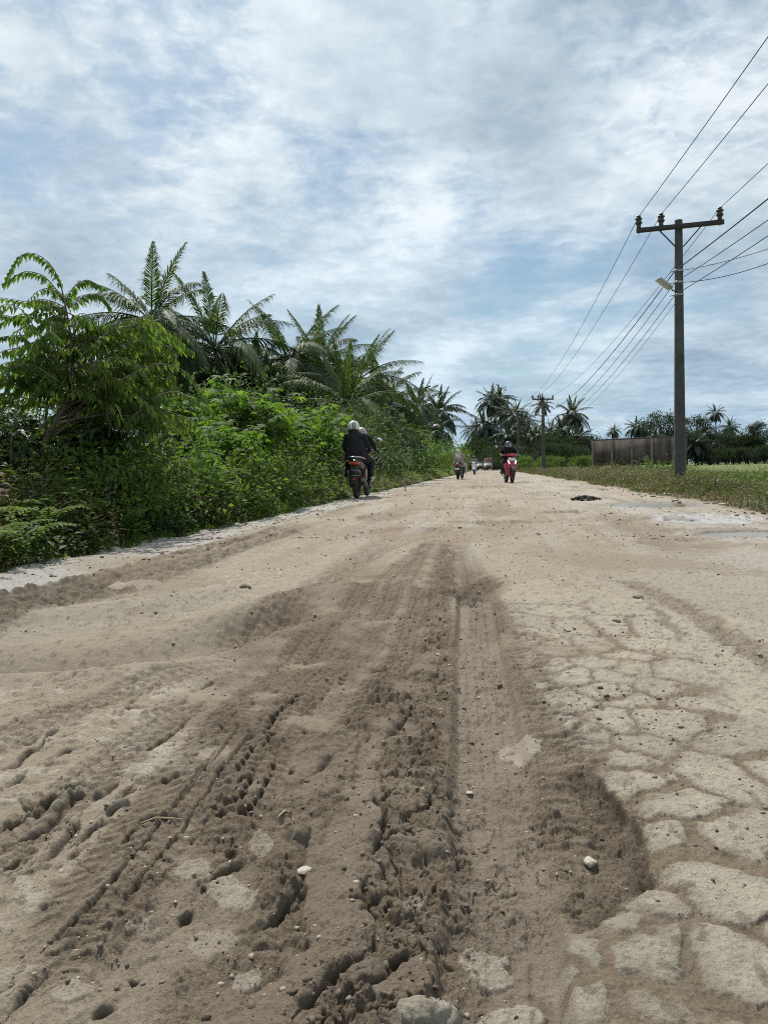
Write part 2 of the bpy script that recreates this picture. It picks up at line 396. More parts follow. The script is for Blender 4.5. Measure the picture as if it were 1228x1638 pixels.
# ---- macro relief, traced
def bump_line(pts, w, h, z=0.0):
    I, d, s, sd, L_ = pdist(spl(pts, z), nx, ny, w*3); t = np.clip(np.minimum(s, L_-s)/(w*1.5)+.3,0,1)
    zz[I] += h*np.exp(-(d/w)**2)*t
def blob(px, py, rx, ry, h, ang=0.0, prof='g', z=0.0):
    c = G(px,py,z); dx, dy = wx-c[0], wy-c[1]; ca, sa = math.cos(ang), math.sin(ang)
    r2 = ((dx*ca+dy*sa)/rx)**2 + ((-dx*sa+dy*ca)/ry)**2
    return h*np.exp(-r2) if prof == 'g' else h*np.sqrt(np.clip(1-r2,0,1))
bump_line([(330,1005),(420,975),(500,955),(600,952),(690,962)], .15, .050)
bump_line([(400,1080),(480,1040),(560,1030),(640,1040),(690,1070)], .20, -.045)
bump_line([(520,1105),(600,1110),(660,1120)], .10, .018)
bump_line([(-300,1075),(0,1062),(160,1052),(330,1018),(430,990),(520,972)], .13, -.075)
bump_line([(-300,1010),(0,1000),(150,985),(300,965),(400,945)], .16, .050)
bump_line([(-200,1110),(0,1095),(160,1085),(300,1065)], .10, .030)
I, d, s, sd, L_ = pdist(spl([(-300,1060),(0,1045),(160,1035),(330,1003),(430,985)]), nx, ny+.05*p6, .45); paint(I, np.exp(-(d/.17)**2)*.65*(1+.3*p6[I]), MUDL*1.02)
bump_line([(740,915),(770,930),(800,960)], .09, -.030)
bump_line([(560,1010),(620,1000),(690,1005)], .05, .012)

# ---- right slabs with mud filled cracks
SEEDS = [(851,999),(857,1014),(917,1004),(888,962),(895,977),(976,973),(978,1003),(1040,1006),(950,1036),(1031,1036),(892,1037),(998,1050),(1012,1072),(961,1065),(924,1083),(972,1085),(976,1105),(1071,1076),(1056,1107),(1023,1123),(906,1127),(895,1164),(980,1155),(939,1180),(943,1195),(1071,1156),(1093,1123),(1016,1196),(844,1061),(840,1025),(826,1105),(877,1068),(818,1153),(837,1186),
  (1163,1186),(1005,1213),(1031,1255),(1082,1286),(1144,1242),(1089,1345),(1174,1352),(1155,1418),(1020,1433),(1000,1480),(1053,1532),(1181,1565),(943,1616),(1071,1616),(1181,1627),(905,1508),(865,1550),(822,1590),(1260,1240),
  (1020,1700),(1120,1720),(930,1720),(840,1700),(1250,1640),(1300,1500),(1320,1400),(1350,1250)]
WSZ = {(1174,1352):.02,(1155,1418):.03,(1053,1532):.02,(1181,1565):.03,(1071,1156):.02}
SI = np.where(sl > -.02)[0]; sx = wx[SI]+.012*perlin(wx[SI]*14,wy[SI]*14,51)+.010*fbm(nx[SI]*40,ny[SI]*40,4,57); sy = wy[SI]+.014*perlin(wx[SI]*14,wy[SI]*14,52)+.011*fbm(nx[SI]*40,ny[SI]*40,4,58)
f1 = np.full(len(SI),9.0); f2 = np.full(len(SI),9.0); cid = np.zeros(len(SI),int)
for q, (a, b) in enumerate(SEEDS):
    c = G(a,b); d = np.hypot(sx-c[0], (sy-c[1])*.82) - WSZ.get((a,b),0)
    m = d < f1; f2 = np.where(m, f1, np.minimum(f2,d)); cid = np.where(m, q, cid); f1 = np.where(m, d, f1)
cw = (f2-f1)*.5
# the outer right side is worn but uncracked
Z_CR = GP([(690,1700),(760,1500),(800,1200),(780,960),(850,935),(930,950),(1030,985),(1075,1030),(1130,1085),(1140,1120),(1180,1160),(1300,1240),(1400,1320),(1400,1700)])
cz = sst(-.06,.03, spoly(Z_CR, nx[SI], ny[SI], .3))
wd = (.0036+.0080*perlin(nx[SI]*3.4,ny[SI]*3.4,53)+.012*sst(.2,.55,perlin(nx[SI]*3.1,ny[SI]*3.1,54)+.2))*(1-.45*sst(G(1100,1400)[0]-.05,G(1100,1400)[0]+.15,nx[SI]))
up = sst(wd-.001, wd+.005, cw); upm = 1-(1-up)*cz
tilt = (np.sin(cid*12.9898)*43758.5 % 1.0)
inside = sst(-.005,.03, sl[SI])
dome = np.clip(cw/.05,0,1)
gr = .5*h2[SI]+.5*h1[SI]
lift = (.0036+.003*(tilt-.5))*upm*cz + .0012*np.sqrt(dome)*cz + .0022*h1[SI] + .0012*h2[SI]
zz[SI] += lift*inside
zone_tex = .5+.5*p6[SI]
slabc = SLAB*(1+.10*p3[SI]+.16*h1[SI]+.10*h2[SI])[:,None]*(0.94+.12*tilt)[:,None]
ck = (MUD*1.18*(1+.12*h1[SI]))[:,None].reshape(-1,1) if False else MUD[None,:]*(1.28+.15*h1[SI]+.15*p6[SI])[:,None]
edge_d = sst(wd+.002, wd+.02, cw); rough_edge = np.clip(upm + .0, 0, 1)
colS = ck*(1-rough_edge)[:,None] + (slabc*(.80+.20*edge_d*cz+.20*(1-cz))[:,None])*rough_edge[:,None]
# silt films over low slabs
film = sst(.22,.5, .7*p6[SI]+.45*perlin(nx[SI]*2.2,ny[SI]*2.2,55))*.45
colS = colS*(1-film)[:,None] + MUDL*1.2*film[:,None]
far = sst(2.3,3.5,ny[SI]+.5*p6[SI])[:,None]
ins = (sst(-.004,.012,sl[SI])*sst(4.1,3.5,ny[SI]+.35*p6[SI]+.2*p3[SI]))[:,None]
col[SI] = col[SI]*(1-ins) + (colS*(1-far*.5)+col[SI]*far*.5)*ins

# ---- the main rut: lower than the slabs, raw broken rim
rim = np.clip(-sl, -.3, .5)
drop = sst(-.001,.008, rim)*mz*np.exp(-(np.clip(rim-.22,0,9)/.12)**2)
neardeep = .5 + .5*np.exp(-((ny-G(1000,1330)[1])/.32)**2)
zz += -(.005+.028*np.exp(-((ny-G(1000,1330)[1])/.22)**2))*drop
Z_HOLE = GP([(930,1235),(1000,1262),(1042,1335),(1050,1395),(1000,1430),(950,1470),(930,1440),(960,1390),(965,1330),(930,1290)])
ho = spoly(Z_HOLE, wx+.010*h1, wy+.014*h1, .12); hm = sst(-.05,.012,ho)
zz += -.012*hm*(1+.9*rg+.6*h1); zz += hm*.014*(rg+.6*h1)*sst(0,.03,rim)
I = np.arange(len(NI)); paint(I, hm*(.80+.7*h1)*sst(-.006,.004,rim)*(.30+.70*np.exp(-(np.clip(rim,0,1)/.045)**2)), DARK*.70)
# toothed bank along the slab rim further up (tyre lugs)
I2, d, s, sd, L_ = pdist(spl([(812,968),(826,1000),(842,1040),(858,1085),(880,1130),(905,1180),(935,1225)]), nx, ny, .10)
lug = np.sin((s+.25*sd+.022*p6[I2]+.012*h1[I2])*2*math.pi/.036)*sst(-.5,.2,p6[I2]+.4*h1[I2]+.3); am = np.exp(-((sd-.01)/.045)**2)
zz[I2] += .0045*lug*am; paint(I2, am*sst(.0,-.8,lug)*.55, DARK*1.3); paint(I2, am*sst(.2,.9,lug)*.30, SLAB*.85)  # shadow lines between the teeth are painted in, tooth tops coloured paler

# ---- smooth motorcycle track on the rut floor
TRK = spl([(800,1760),(800,1638),(800,1540),(797,1400),(786,1270),(775,1150),(766,1060),(762,1000),(758,962)], -.035)
I, d, s, sd, L_ = pdist(TRK, nx, ny, .22); tm = sst(.085,.060,d); 
zz[I] = zz[I]*(1-tm*.75) + tm*.75*(-.036+.012*p3[I]*.3); zz[I] += -.006*tm
for off_, wv, dp in ((-.036,.0035,.004),(-.012,.003,.003),(.014,.003,.0035),(.040,.004,.004)):
    gline = np.exp(-((sd-off_-.003*p6[I])/wv)**2); brk = sst(-.35,.25, perlin(s*38+off_*99, off_*77+0*s, 61)+.2*h1[I]); zz[I] -= dp*gline*brk*tm
    paint(I, gline*brk*tm*.45, DARK*1.2)
paint(I, tm*.55, np.array([.255,.210,.160])); wet[I] = np.maximum(wet[I], tm*.35*sst(-.2,.4,p6[I]+.3*p3[I]))
# faint ribs on the right of the track
am = sst(.07,.10,d)*sst(.20,.15,d)*(sd<0)*mz[I]; rb = sst(.25,.9, np.sin((s+.22*sd)*2*math.pi/.045+2.5*p6[I])+.5*h1[I]); zz[I] += am*rb*.006*(.4+.6*sst(-.2,.3,p3[I]))

# ---- churned ridge of clods
RDG = spl([(520,1760),(590,1600),(640,1480),(665,1370),(660,1290),(655,1215),(672,1150),(690,1090),(700,1040),(700,1000),(704,960),(712,915),(715,875)], -.01)
I, d, s, sd, L_ = pdist(RDG, nx+.02*p6, ny+.02*p3, .30)
wr = np.interp(s, [0,.35,.6,.9,1.4,2.2,4], [.13,.105,.085,.07,.065,.055,.05])
am = sst(1.15,.55,d/wr)
v1 = voro(nx[I]*16+.5*h1[I], ny[I]*13+.5*p6[I], 71); v2 = voro(nx[I]*42+.6*h1[I], ny[I]*36, 72)
clod = (v1[1]-v1[0]); hh = (v1[2] & np.uint32(255))/255.0
big = np.clip(clod*2.2,0,1)**.5*(.35+.8*hh); sm = np.clip((v2[1]-v2[0])*2.2,0,1)**.5*((v2[2]&np.uint32(255))/255.0)
tA = fbm(nx[I]*15+.4*h1[I], ny[I]*10, 5, 171, .62); tR = fbm(nx[I]*24+.5*p6[I], ny[I]*17, 5, 172, .6, True); crv = np.exp(-((perlin(nx[I]*13+.9*h1[I]+ny[I]*5, ny[I]*9+.5*p6[I], 173)+.12*h2[I])/.050)**2)
zz[I] += am*(-.001 + .014*tA + .010*tR - .014*crv + .006*sm + .005*big*(hh>.55))
paint(I, am*(.45+.4*h1[I]), MUD*.95); paint(I, am*np.clip(crv*.7+sst(-.05,-.4,tA)*.6,0,1)*.75, DARK*.75)  # moist mud tone, then shade painted into crevices and low spots
paint(I, am*sst(.1,.45,tA)*.5, MUDL)
# second churned strip left of it
I, d, s, sd, L_ = pdist(spl([(440,1520),(480,1400),(505,1320),(520,1240),(560,1190),(620,1120),(660,1060)], -.01), nx+.02*p6, ny+.02*p3, .14)
am = sst(.085,.03,d); v2 = voro(nx[I]*30+.6*h1[I], ny[I]*26+.4*p6[I], 73); sm = np.clip((v2[1]-v2[0])*2.2,0,1)**.5*((v2[2]&np.uint32(255))/255.0)
zz[I] += am*(.016*sm-.005+.008*rg[I]); paint(I, am*(.4+.4*h1[I]), MUD*.8)
# torn, flaky skin: small sharp steps that catch the light
t1 = fbm(nx*17+.3*h1, ny*13, 5, 181, .58); t2 = fbm(nx*38, ny*30, 4, 182, .6); t3 = fbm(nx*85, ny*70, 3, 183, .6)
def steps(t, ths, w): return sum(sst(a-w,a+w,t) for a in ths)/len(ths)
flk = .0060*steps(t1,(-.25,-.05,.12,.30),.008) + .0052*steps(t2,(-.2,.0,.2),.014) + .0032*steps(t3,(-.1,.15),.03)
zz += hm*(.006*steps(t1,(-.25,-.05,.12,.30),.014)+.005*steps(t2,(-.2,.0,.2),.022)-.006)
mfl = np.clip(mz*.85 + ml*.35,0,1)*sst(4.2,2.6,ny); zz += mfl*flk*(.35+.75*sst(-.25,.25,p6+.5*p3))
for a in (-.25,-.05,.12,.30): paint(np.arange(len(NI)), mfl*np.exp(-((t1-a+.015)/.018)**2)*.30, DARK)  # dark line painted along each step edge, imitating its shadow
# tyre prints: pressed bands with a lugged pattern
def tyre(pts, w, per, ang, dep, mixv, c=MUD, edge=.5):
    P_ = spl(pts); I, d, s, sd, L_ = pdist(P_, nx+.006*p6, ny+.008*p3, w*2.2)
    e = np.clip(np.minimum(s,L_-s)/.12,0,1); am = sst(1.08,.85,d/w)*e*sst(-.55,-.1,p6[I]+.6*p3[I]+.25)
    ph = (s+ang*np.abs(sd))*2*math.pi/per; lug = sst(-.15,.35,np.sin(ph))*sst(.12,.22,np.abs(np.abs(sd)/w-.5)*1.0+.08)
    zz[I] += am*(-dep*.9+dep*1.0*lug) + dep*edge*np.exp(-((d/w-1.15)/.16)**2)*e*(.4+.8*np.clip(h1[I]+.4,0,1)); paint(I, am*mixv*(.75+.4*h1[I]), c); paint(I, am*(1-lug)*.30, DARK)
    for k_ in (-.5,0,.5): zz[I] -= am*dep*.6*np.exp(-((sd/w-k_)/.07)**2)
tyre([(90,1560),(190,1400),(300,1250),(400,1130),(460,1075),(560,1010)], .075, .030, .8, .0035, .70)
tyre([(330,1400),(390,1270),(450,1160),(520,1080),(590,1020)], .060, .034, .7, .0055, .55)
tyre([(-60,1420),(90,1290),(230,1180),(330,1110)], .06, .036, -.7, .0050, .35)
tyre([(60,1638),(160,1500),(250,1390)], .05, .03, .8, .0045, .40)
tyre([(-100,1240),(60,1160),(220,1100),(360,1050)], .07, .04, .6, .0040, .30)
tyre([(560,1180),(610,1110),(640,1050),(660,1000),(690,940)], .06, .034, .8, .0055, .5)
tyre([(450,1060),(520,1000),(590,950),(640,905),(690,870)], .07, .04, -.8, .0060, .55)
tyre([(380,1020),(450,970),(540,920),(620,880),(720,845)], .07, .045, .8, .0060, .45)
tyre([(780,1020),(775,960),(760,920),(745,880),(735,850)], .07, .045, .8, .0050, .35)
tyre([(600,1000),(640,945),(668,900),(690,860)], .05, .045, .8, .0060, .5)
# everywhere in the churned zone: small crumbs
v2 = voro(nx*55, ny*48, 74); sm = np.clip((v2[1]-v2[0])*1.8,0,1)*((v2[2]&np.uint32(255))/255.0 > .72)
rough = mz*sst(-.1,.35,p6+.4*p3)*sst(.0,.12,np.abs(rim)); zz += rough*.007*sm; zz += mz*.0035*rg

# ---- rolled lump of smooth mud with undercut edge
lump = np.zeros(len(NI))
for a in ((593,1262,.020,.05,.020,.1),(582,1310,.026,.045,.024,.1),(560,1352,.036,.045,.030,.2),(535,1395,.040,.045,.034,.2),(528,1440,.036,.035,.034,0),(553,1490,.044,.035,.036,.3),(520,1535,.046,.032,.032,.3),(475,1580,.048,.034,.032,.2),(440,1625,.05,.04,.03,.2),
          (610,1565,.034,.026,.024,.4),(655,1540,.028,.02,.02,.4),(690,1610,.035,.028,.026,.3),(640,1620,.03,.024,.022,.3),(600,1345,.022,.016,.02,.2),(645,1330,.03,.018,.018,.3),(690,1330,.03,.016,.018,.3),(675,1065,.045,.03,.02,.2),(655,1100,.05,.04,.018,.3),(628,1160,.045,.035,.02,.5),(505,1235,.05,.04,.02,.2),(540,1210,.04,.04,.016,.2)):
    px, py, rx, ry, h, an = a; b_ = blob(px,py,rx*1.12,ry*1.12*(1.0+1.5*sst(1640,1250,py)),h,an,'s',.012); lump = lump + b_**5
lump = lump**.2*.80; lump += (lump>.002)*(.004*p6+.0022*h1); lm = sst(.004,.014,lump); zz = zz*(1-.75*lm) + lump*.58 + lm*(.004*h1+.003*p6)
rough_l = sst(.1,.4,p6); zz += lm*rough_l*.004*rg
I = np.arange(len(NI)); paint(I, lm*.75, np.array([.215,.172,.128])*1.0); paint(I, lm*rough_l*.4, MUD*.85)
# crevices beside the lumps
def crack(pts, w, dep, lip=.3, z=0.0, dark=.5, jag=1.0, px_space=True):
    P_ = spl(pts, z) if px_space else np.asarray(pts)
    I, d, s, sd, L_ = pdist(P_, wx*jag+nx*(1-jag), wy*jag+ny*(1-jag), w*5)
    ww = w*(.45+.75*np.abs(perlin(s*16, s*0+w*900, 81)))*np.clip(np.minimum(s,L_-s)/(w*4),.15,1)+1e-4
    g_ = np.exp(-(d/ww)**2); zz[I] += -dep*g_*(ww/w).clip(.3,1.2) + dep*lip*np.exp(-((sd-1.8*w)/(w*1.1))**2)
    paint(I, g_*dark, DARK*.7)  # crack floor coloured dark: painted shade on top of the real depth
for q in ([(605,1350),(618,1310),(600,1270)],[(470,1638),(530,1575),(585,1535),(597,1500)],[(560,1612),(600,1575),(640,1530),(665,1520)],[(650,1300),(680,1285),(700,1262)],[(590,1365),(620,1335),(660,1320)],[(600,1480),(585,1420),(590,1390)],[(620,1470),(640,1455)],[(560,1440),(590,1432),(640,1410)],[(620,1540),(650,1528),(680,1520)],[(590,1630),(630,1610),(660,1590)]):
    crack(q, .0075, .022, .15, .01, .8)
for q in ([(615,1190),(640,1165),(655,1150)],[(585,1195),(600,1185)],[(500,1250),(540,1215)],[(590,1075),(650,1050)]):
    crack(q, .012, .022, .25, .0, .7)

# ---- tread chains and grooves, left of the middle
def c5(*p): return [(a*.3664, 1000+b*.3663) for a, b in p]
def c3(*p): return [(a*.505, 1240+b*.505) for a, b in p]
def chain(pts, step, rad, dep, lip=.35):
    P_ = spl(pts); I, d, s, sd, L_ = pdist(P_, wx, wy, rad*3.2)
    k = np.floor(s/step); r0 = (_hash(k.astype(np.int64), (k*0).astype(np.int64), int(L_*1e4)) & np.uint32(255))/255.0
    ds = (s-(k+.3+.4*r0)*step); rr = rad*(.55+.75*r0); rr = rr*.85; e = np.exp(-((ds/(rr*1.15))**2+(sd/rr)**2)**2.2)
    zz[I] += -dep*e*(.5+.6*r0) - dep*.22*np.exp(-(sd/(rad*.45))**2) + dep*lip*.6*np.exp(-((sd-rad*1.6)/(rad*.7))**2)*(.5+.5*np.sin(s*2*math.pi/step))
    paint(I, e*.75, DARK*.6)  # pit colour darkened to stand in for deep shadow
chain(c3((215,840),(280,780),(340,735),(400,680),(450,600),(500,588)), .075, .0095, .014)
chain(c3((490,550),(545,500),(600,425),(655,352),(710,272),(770,215)), .085, .009, .013)
chain(c3((600,225),(650,155),(690,105),(760,10)), .034, .007, .012); chain(c3((700,150),(725,110),(790,0)), .032, .007, .012); chain(c3((760,140),(810,75),(850,10)), .034, .0085, .015); chain(c3((870,75),(895,45),(930,-5)), .034, .007, .011)
chain(c5((930,800),(985,740),(1040,670),(1100,560),(1160,470),(1205,400)), .036, .008, .014); chain(c5((1000,810),(1060,720),(1110,640),(1150,540),(1200,460),(1235,420)), .034, .008, .012); chain(c5((1080,810),(1130,735),(1170,660),(1215,590)), .036, .009, .015)
chain([(430,1165),(455,1130),(480,1112)], .04, .011, .018); chain([(545,1105),(555,1085)], .04, .011, .014); chain([(490,1140),(530,1105)], .04, .008, .01)
for q in (c3((165,545),(280,420),(400,290),(520,150),(640,0),(760,-150)), c3((400,395),(480,300),(560,200),(700,0),(800,-140)), c5((760,800),(840,690),(950,550))): crack(q, .0034, .0085, .5, 0, .85, .25)
for q in (c5((770,670),(840,590),(890,510),(950,480),(1100,330),(1200,290),(1290,265)),): chain(q, .05, .0065, .010)
CR = [c5((0,785),(40,775),(70,770)), c5((190,815),(240,775),(290,770)), c5((270,735),(380,715)), c5((300,810),(345,755),(410,760)), c5((400,790),(460,735),(520,680)), c5((530,760),(560,715),(595,705)), c5((480,815),(535,795)), c5((240,580),(290,560),(345,545)), c5((95,515),(160,515),(190,490)), c5((190,615),(260,610)), c5((610,550),(710,520),(820,420)), c5((640,690),(700,685),(770,670)), c5((50,720),(100,690),(120,660)), c5((310,265),(335,255),(355,250)), c5((235,260),(260,250)), c5((560,345),(595,325)), c5((520,385),(560,365),(610,358)), c5((650,390),(690,370)), c5((860,280),(900,265),(950,235)), c5((0,640),(60,625),(110,570),(180,540),(260,450)),
  c3((0,180),(70,150),(130,130),(200,70),(260,40)), c3((20,240),(90,205),(150,165),(250,70)), c3((140,270),(210,215),(250,150)), c3((210,280),(240,250),(270,235)), c3((260,215),(300,180),(340,160)), c3((330,150),(350,120),(390,100)), c3((385,75),(430,40)), c3((0,295),(40,290),(90,260)), c3((60,100),(110,120),(160,100)), c3((75,330),(130,300)), c3((450,158),(500,140),(570,145)), c3((390,235),(430,190),(460,160)), c3((20,780),(70,720),(130,670)), c3((820,480),(880,440),(930,380)), c3((640,360),(700,330),(790,295))]
for q in CR: crack(q, .0058, .012, .5, 0, .85)
# pale stones and worn patches pressed into the mud
for (a,b,rx,ry,h,mixv) in ((368,1432,.037,.042,.006,.85),(420,1358,.022,.036,.004,.7),(308,1395,.026,.028,.004,.6),(220,1490,.02,.016,.004,.5),(120,1585,.025,.022,.006,.6),(400,1565,.018,.016,.006,.8),(340,1510,.028,.03,.003,.5),(772,1520,.036,.032,.013,.95),(812,1605,.045,.028,.018,.95),(680,1625,.03,.018,.014,.8),(660,1440,.02,.02,.008,.6),(835,1192,.05,.06,.010,.8),(915,1165,.06,.06,.006,.0),(10,1570,.03,.02,.004,.6),(730,1622,.03,.02,.014,.8),(600,1305,.012,.012,.004,.3),(260,1215,.04,.07,.004,.5),(215,1200,.03,.05,.003,.5)):
    b_ = blob(a,b,rx,ry,1.0,.3,'s',.0); m = sst(.15,.6,b_+.75*h1+.4*h2)*sst(0,.25,b_); mixv *= .85; zz += .6*h*m*b_**.5+0; paint(I, np.ones(0) if False else m[I]*mixv, PALE*1.02) if len(I)==len(NI) else paint(np.arange(len(NI)), m*mixv, PALE*1.02)

# ---- mud strip on the left with its raised rims
LS = [(-260,1062),(0,974),(120,946),(210,922),(330,884),(440,853),(540,822),(640,798)]
I, d, s, sd, L_ = pdist(spl(LS), nx+.05*p6, ny+.08*p3, .7)
wl = np.interp(s, [0,1.5,3,6], [.31,.31,.26,.20]); am = sst(1.25,.85,d/wl)
vv = voro(nx[I]*9, ny[I]*7, 75); cl = np.clip((vv[1]-vv[0])*2,0,1)*((vv[2]&np.uint32(255))/255.0)
zz[I] += am*(-.022+.010*np.cos(sd*2*math.pi/.16+1.5*p6[I]))*.9 + .016*np.exp(-((np.abs(sd)-wl)/.05)**2)*(.4+.8*cl) + am*(.024*cl+.018*rg[I]+.014*h1[I])
paint(I, am*(.95+.3*h1[I]), MUD*.72); paint(I, np.exp(-((np.abs(sd)-wl)/.06)**2)*sst(.2,.5,cl+.2*h1[I])*.7, MUD*.65)
for k_ in (-.09,.03,.12):
    g_ = np.exp(-((sd-k_-.02*p6[I])/.018)**2)*am; zz[I] -= .018*g_*sst(-.3,.3,np.sin(s*2*math.pi/.09)+p6[I]); paint(I, g_*.4, DARK)
b_ = blob(215,936,.14,.20,1.0,.5,'s'); m = sst(.1,.5,b_+.3*p6)*sst(0,.2,b_); zz = zz*(1-.6*m)+.004*m; paint(np.arange(len(NI)), m*.85, np.array([.36,.32,.29]))

# ---- far muddy tongues: one up the centre left, dark line on the right
def tongue(pts, w, dep, mixv, c=MUD, noise=.5):
    P_ = spl(pts); I, d, s, sd, L_ = pdist(P_, nx+.05*p6, ny+.10*p3, w*2.5); am = sst(1.5,.6,d/w+noise*p6[I]*.6)*np.clip(np.minimum(s,L_-s)/.15,.1,1)
    zz[I] += am*(-dep+dep*1.0*rg[I]+dep*.6*h1[I]); paint(I, am*mixv, c)
tongue([(330,1050),(400,1000),(470,965),(520,930),(570,895),(620,865),(700,845),(830,850)], .10, .014, .6)
tongue([(700,960),(708,920),(714,880),(716,862)], .06, .018, .75, MUD*.8)
tongue([(720,965),(745,945),(775,930),(760,918)], .09, .022, .8, MUD*.7)
tongue([(1000,925),(1060,955),(1120,985),(1180,1025),(1260,1070),(1400,1120)], .055, .012, .62, MUD*1.05)
tongue([(1020,950),(1050,975),(1095,1030)], .02, .010, .5, DARK*1.3)
tongue([(600,905),(560,930),(500,950)], .06, .012, .5)
tongue([(640,840),(720,828),(800,842)], .12, .012, .55); tongue([(870,822),(900,818),(925,822)], .10, .03, .6, DARK*1.4)
# fine gravelly skin on the pale parts
pale = (1-mz)*(ny<9); v3 = voro(nx*48, ny*40, 76); gsm = np.clip((v3[1]-v3[0])*1.8,0,1)*((v3[2]&np.uint32(255))/255.0 > .66)*sst(-.2,.2,p6+.3*p3+.3)
zz += pale*.0045*gsm*sst(1.0,2.0,ny); paint(np.arange(len(NI)), pale*gsm*.35*sst(1.2,2.2,ny), DUST*1.15)
dk = sst(.43,.53, perlin(nx*33,ny*25,77)+.2*h2)*pale; paint(np.arange(len(NI)), dk*.5, MUD*.8)
fl_ = np.exp(-((nx-G(380,925)[0])/.55)**2-((ny-G(380,925)[1])/.75)**2)*(1-mz); fk = sst(.30,.42, perlin(nx*22,ny*11,148)+.35*perlin(nx*60,ny*40,149))*fl_; paint(np.arange(len(NI)), fk*.7, PALE); zz += fk*.008
br_ = sst(.15,.5, perlin(nx*1.3,ny*.8,150)+.5*p6)*(ny>2.2); paint(np.arange(len(NI)), br_*.55*(1-mz), MUD*1.35)
cz_ = perlin(nx*19+.8*h1, ny*12+.6*p6, 151); fc_ = np.exp(-((cz_+.1*h2)/.028)**2)*sst(.05,.4,perlin(nx*4,ny*4,152)+.4*p6)*sst(4,2.5,ny)*(sl<.0); zz -= .0075*fc_; paint(np.arange(len(NI)), fc_*.5, DARK)  # fine cracks: cut into the relief, with shade painted in as well
zz += .0022*h2 + .0020*h1
fade = sst(9,7,ny)*sst(.3,.5,ny)
Z[NI] += zz*fade; COL[NI] = COL[NI]*(1-fade[:,None]) + col*fade[:,None]; WET[NI] = wet*fade

# ---- beyond the near field: pot-holes, ruts, wet patch on the right shoulder
FI = np.where((Y>4)&(Y<160)&(np.abs(LAT)<6))[0]; fx, fy, fl, fo = X[FI], Y[FI], LAT[FI], LON[FI]
fz = np.zeros(len(FI)); fc = COL[FI].copy(); fw = WET[FI].copy(); q1 = fbm(fx*3,fy*3,4,91); q2 = fbm(fx*8,fy*8,3,92)
def fpaint(m, c):
    global fc
    m = np.clip(m,0,1)[:,None]; fc = fc*(1-m)+np.asarray(c)*m
def pothole(px, py, rx, ry, dep, mixv, c=MUD, wv=0.0):
    global fz, fw
    g_ = G(px,py); a, b = latlon(g_[0], g_[1]); r = np.hypot((fl-a)/rx,(fo-b)/ry)+.42*q1+.25*q2
    m = sst(1.05,.75,r); fz = fz - dep*m + dep*.3*np.exp(-((r-1.1)/.15)**2); fpaint(m*mixv, c); fw = np.maximum(fw, m*wv)
    fpaint(np.exp(-((r-1)/.10)**2)*.5*(q2>0), DARK)
pothole(742,797,.30,.40,.05,.7); pothole(900,820,.25,.30,.05,.7); pothole(700,815,.45,.35,.025,.5); pothole(800,836,.5,.25,.03,.45)
pothole(610,826,.30,.8,.03,.6); pothole(780,768,.5,1.6,.05,.8,MUD*.8); pothole(830,766,.5,1.6,.04,.6); pothole(560,812,.14,1.5,.03,.6); pothole(650,850,.4,.35,.02,.45)
pothole(760,779,.9,1.6,.02,.45); pothole(870,790,.35,1.2,.03,.4)
def water(px, py, rx, ry, c):
    global fz, fw
    g_ = G(px,py); a, b = latlon(g_[0], g_[1]); r = np.hypot((fl-a)/rx,(fo-b)/ry)+.28*q1+.12*q2; zt = Z[FI]+fz
    zm = float(np.median(zt[np.abs(np.hypot((fl-a)/rx,(fo-b)/ry)-1.1) < .15])); bl = sst(1.7,1.05,r); dish = zm-.045*sst(1.06,.7,r)+.004*q2*bl
    fz = fz+(dish-zt)*bl; fpaint(sst(1.25,.95,r)*.85, c); fw = np.maximum(fw, sst(1.4,1.0,r)*.6); WATERS.append((g_, rx, ry, zm-.013))
WATERS = []
# shoulder on the right
pothole(945,797,.30,.5,.03,.9,DARK*.9); pothole(1040,829,.30,.28,.03,.85,np.array([.23,.165,.105]),.3); pothole(1130,828,.55,.9,.015,.9,np.array([.40,.395,.40]),.6); pothole(1090,828,.16,.5,.02,.8,MUD*.55,.4); pothole(1150,846,.5,.14,.008,.6,MUD*.8,.4)
stk = .6*perlin(fl*5.5+.2*q1,fo*.22,195)+.5*perlin(fl*12,fo*.5+q2,196)+.35*q2; fpaint(sst(.05,.5,stk)*.75*(np.abs(fl)<3), MUDL*.92); fpaint(sst(-.1,-.5,stk)*.5*(np.abs(fl)<3), GREYA*.98); fz += .008*stk*(np.abs(fl)<3)
mot = perlin(fl*1.6,fo*.55,197)+.6*q1; fpaint(sst(.10,.55,mot)*.75*(np.abs(fl)<2.6), MUD*1.5); fz -= .012*sst(.15,.7,mot)*(np.abs(fl)<2.6)
water(1045,806,.62,.85,MUD*.9); water(1212,851,.50,.32,MUD*.9)
wl_ = sst(.25,.6, perlin(fl*1.1,fo*.14,93)+.3*q1)*(np.abs(fl)<2.2); fpaint(wl_*.7, MUD*1.15); fz -= wl_*.02
fpaint(np.exp(-((fl-.55-.12*q1)/.22)**2)*.35+np.exp(-((fl+1.25-.12*q1)/.2)**2)*.35, MUDL*.95)
v3 = voro(fx*12, fy*8, 94); gsm = np.clip((v3[1]-v3[0])*1.8,0,1)*((v3[2]&np.uint32(255))/255.0 > .6); fz += .012*gsm*sst(5,9,fy)*(np.abs(fl)<3); fpaint(gsm*.3*(np.abs(fl)<3), DUST*1.12)
ff = sst(4,5.5,fy)*sst(160,90,fy); Z[FI] += fz*ff; COL[FI] = COL[FI]*(1-ff[:,None])+fc*ff[:,None]; WET[FI] = np.maximum(WET[FI], fw*ff)

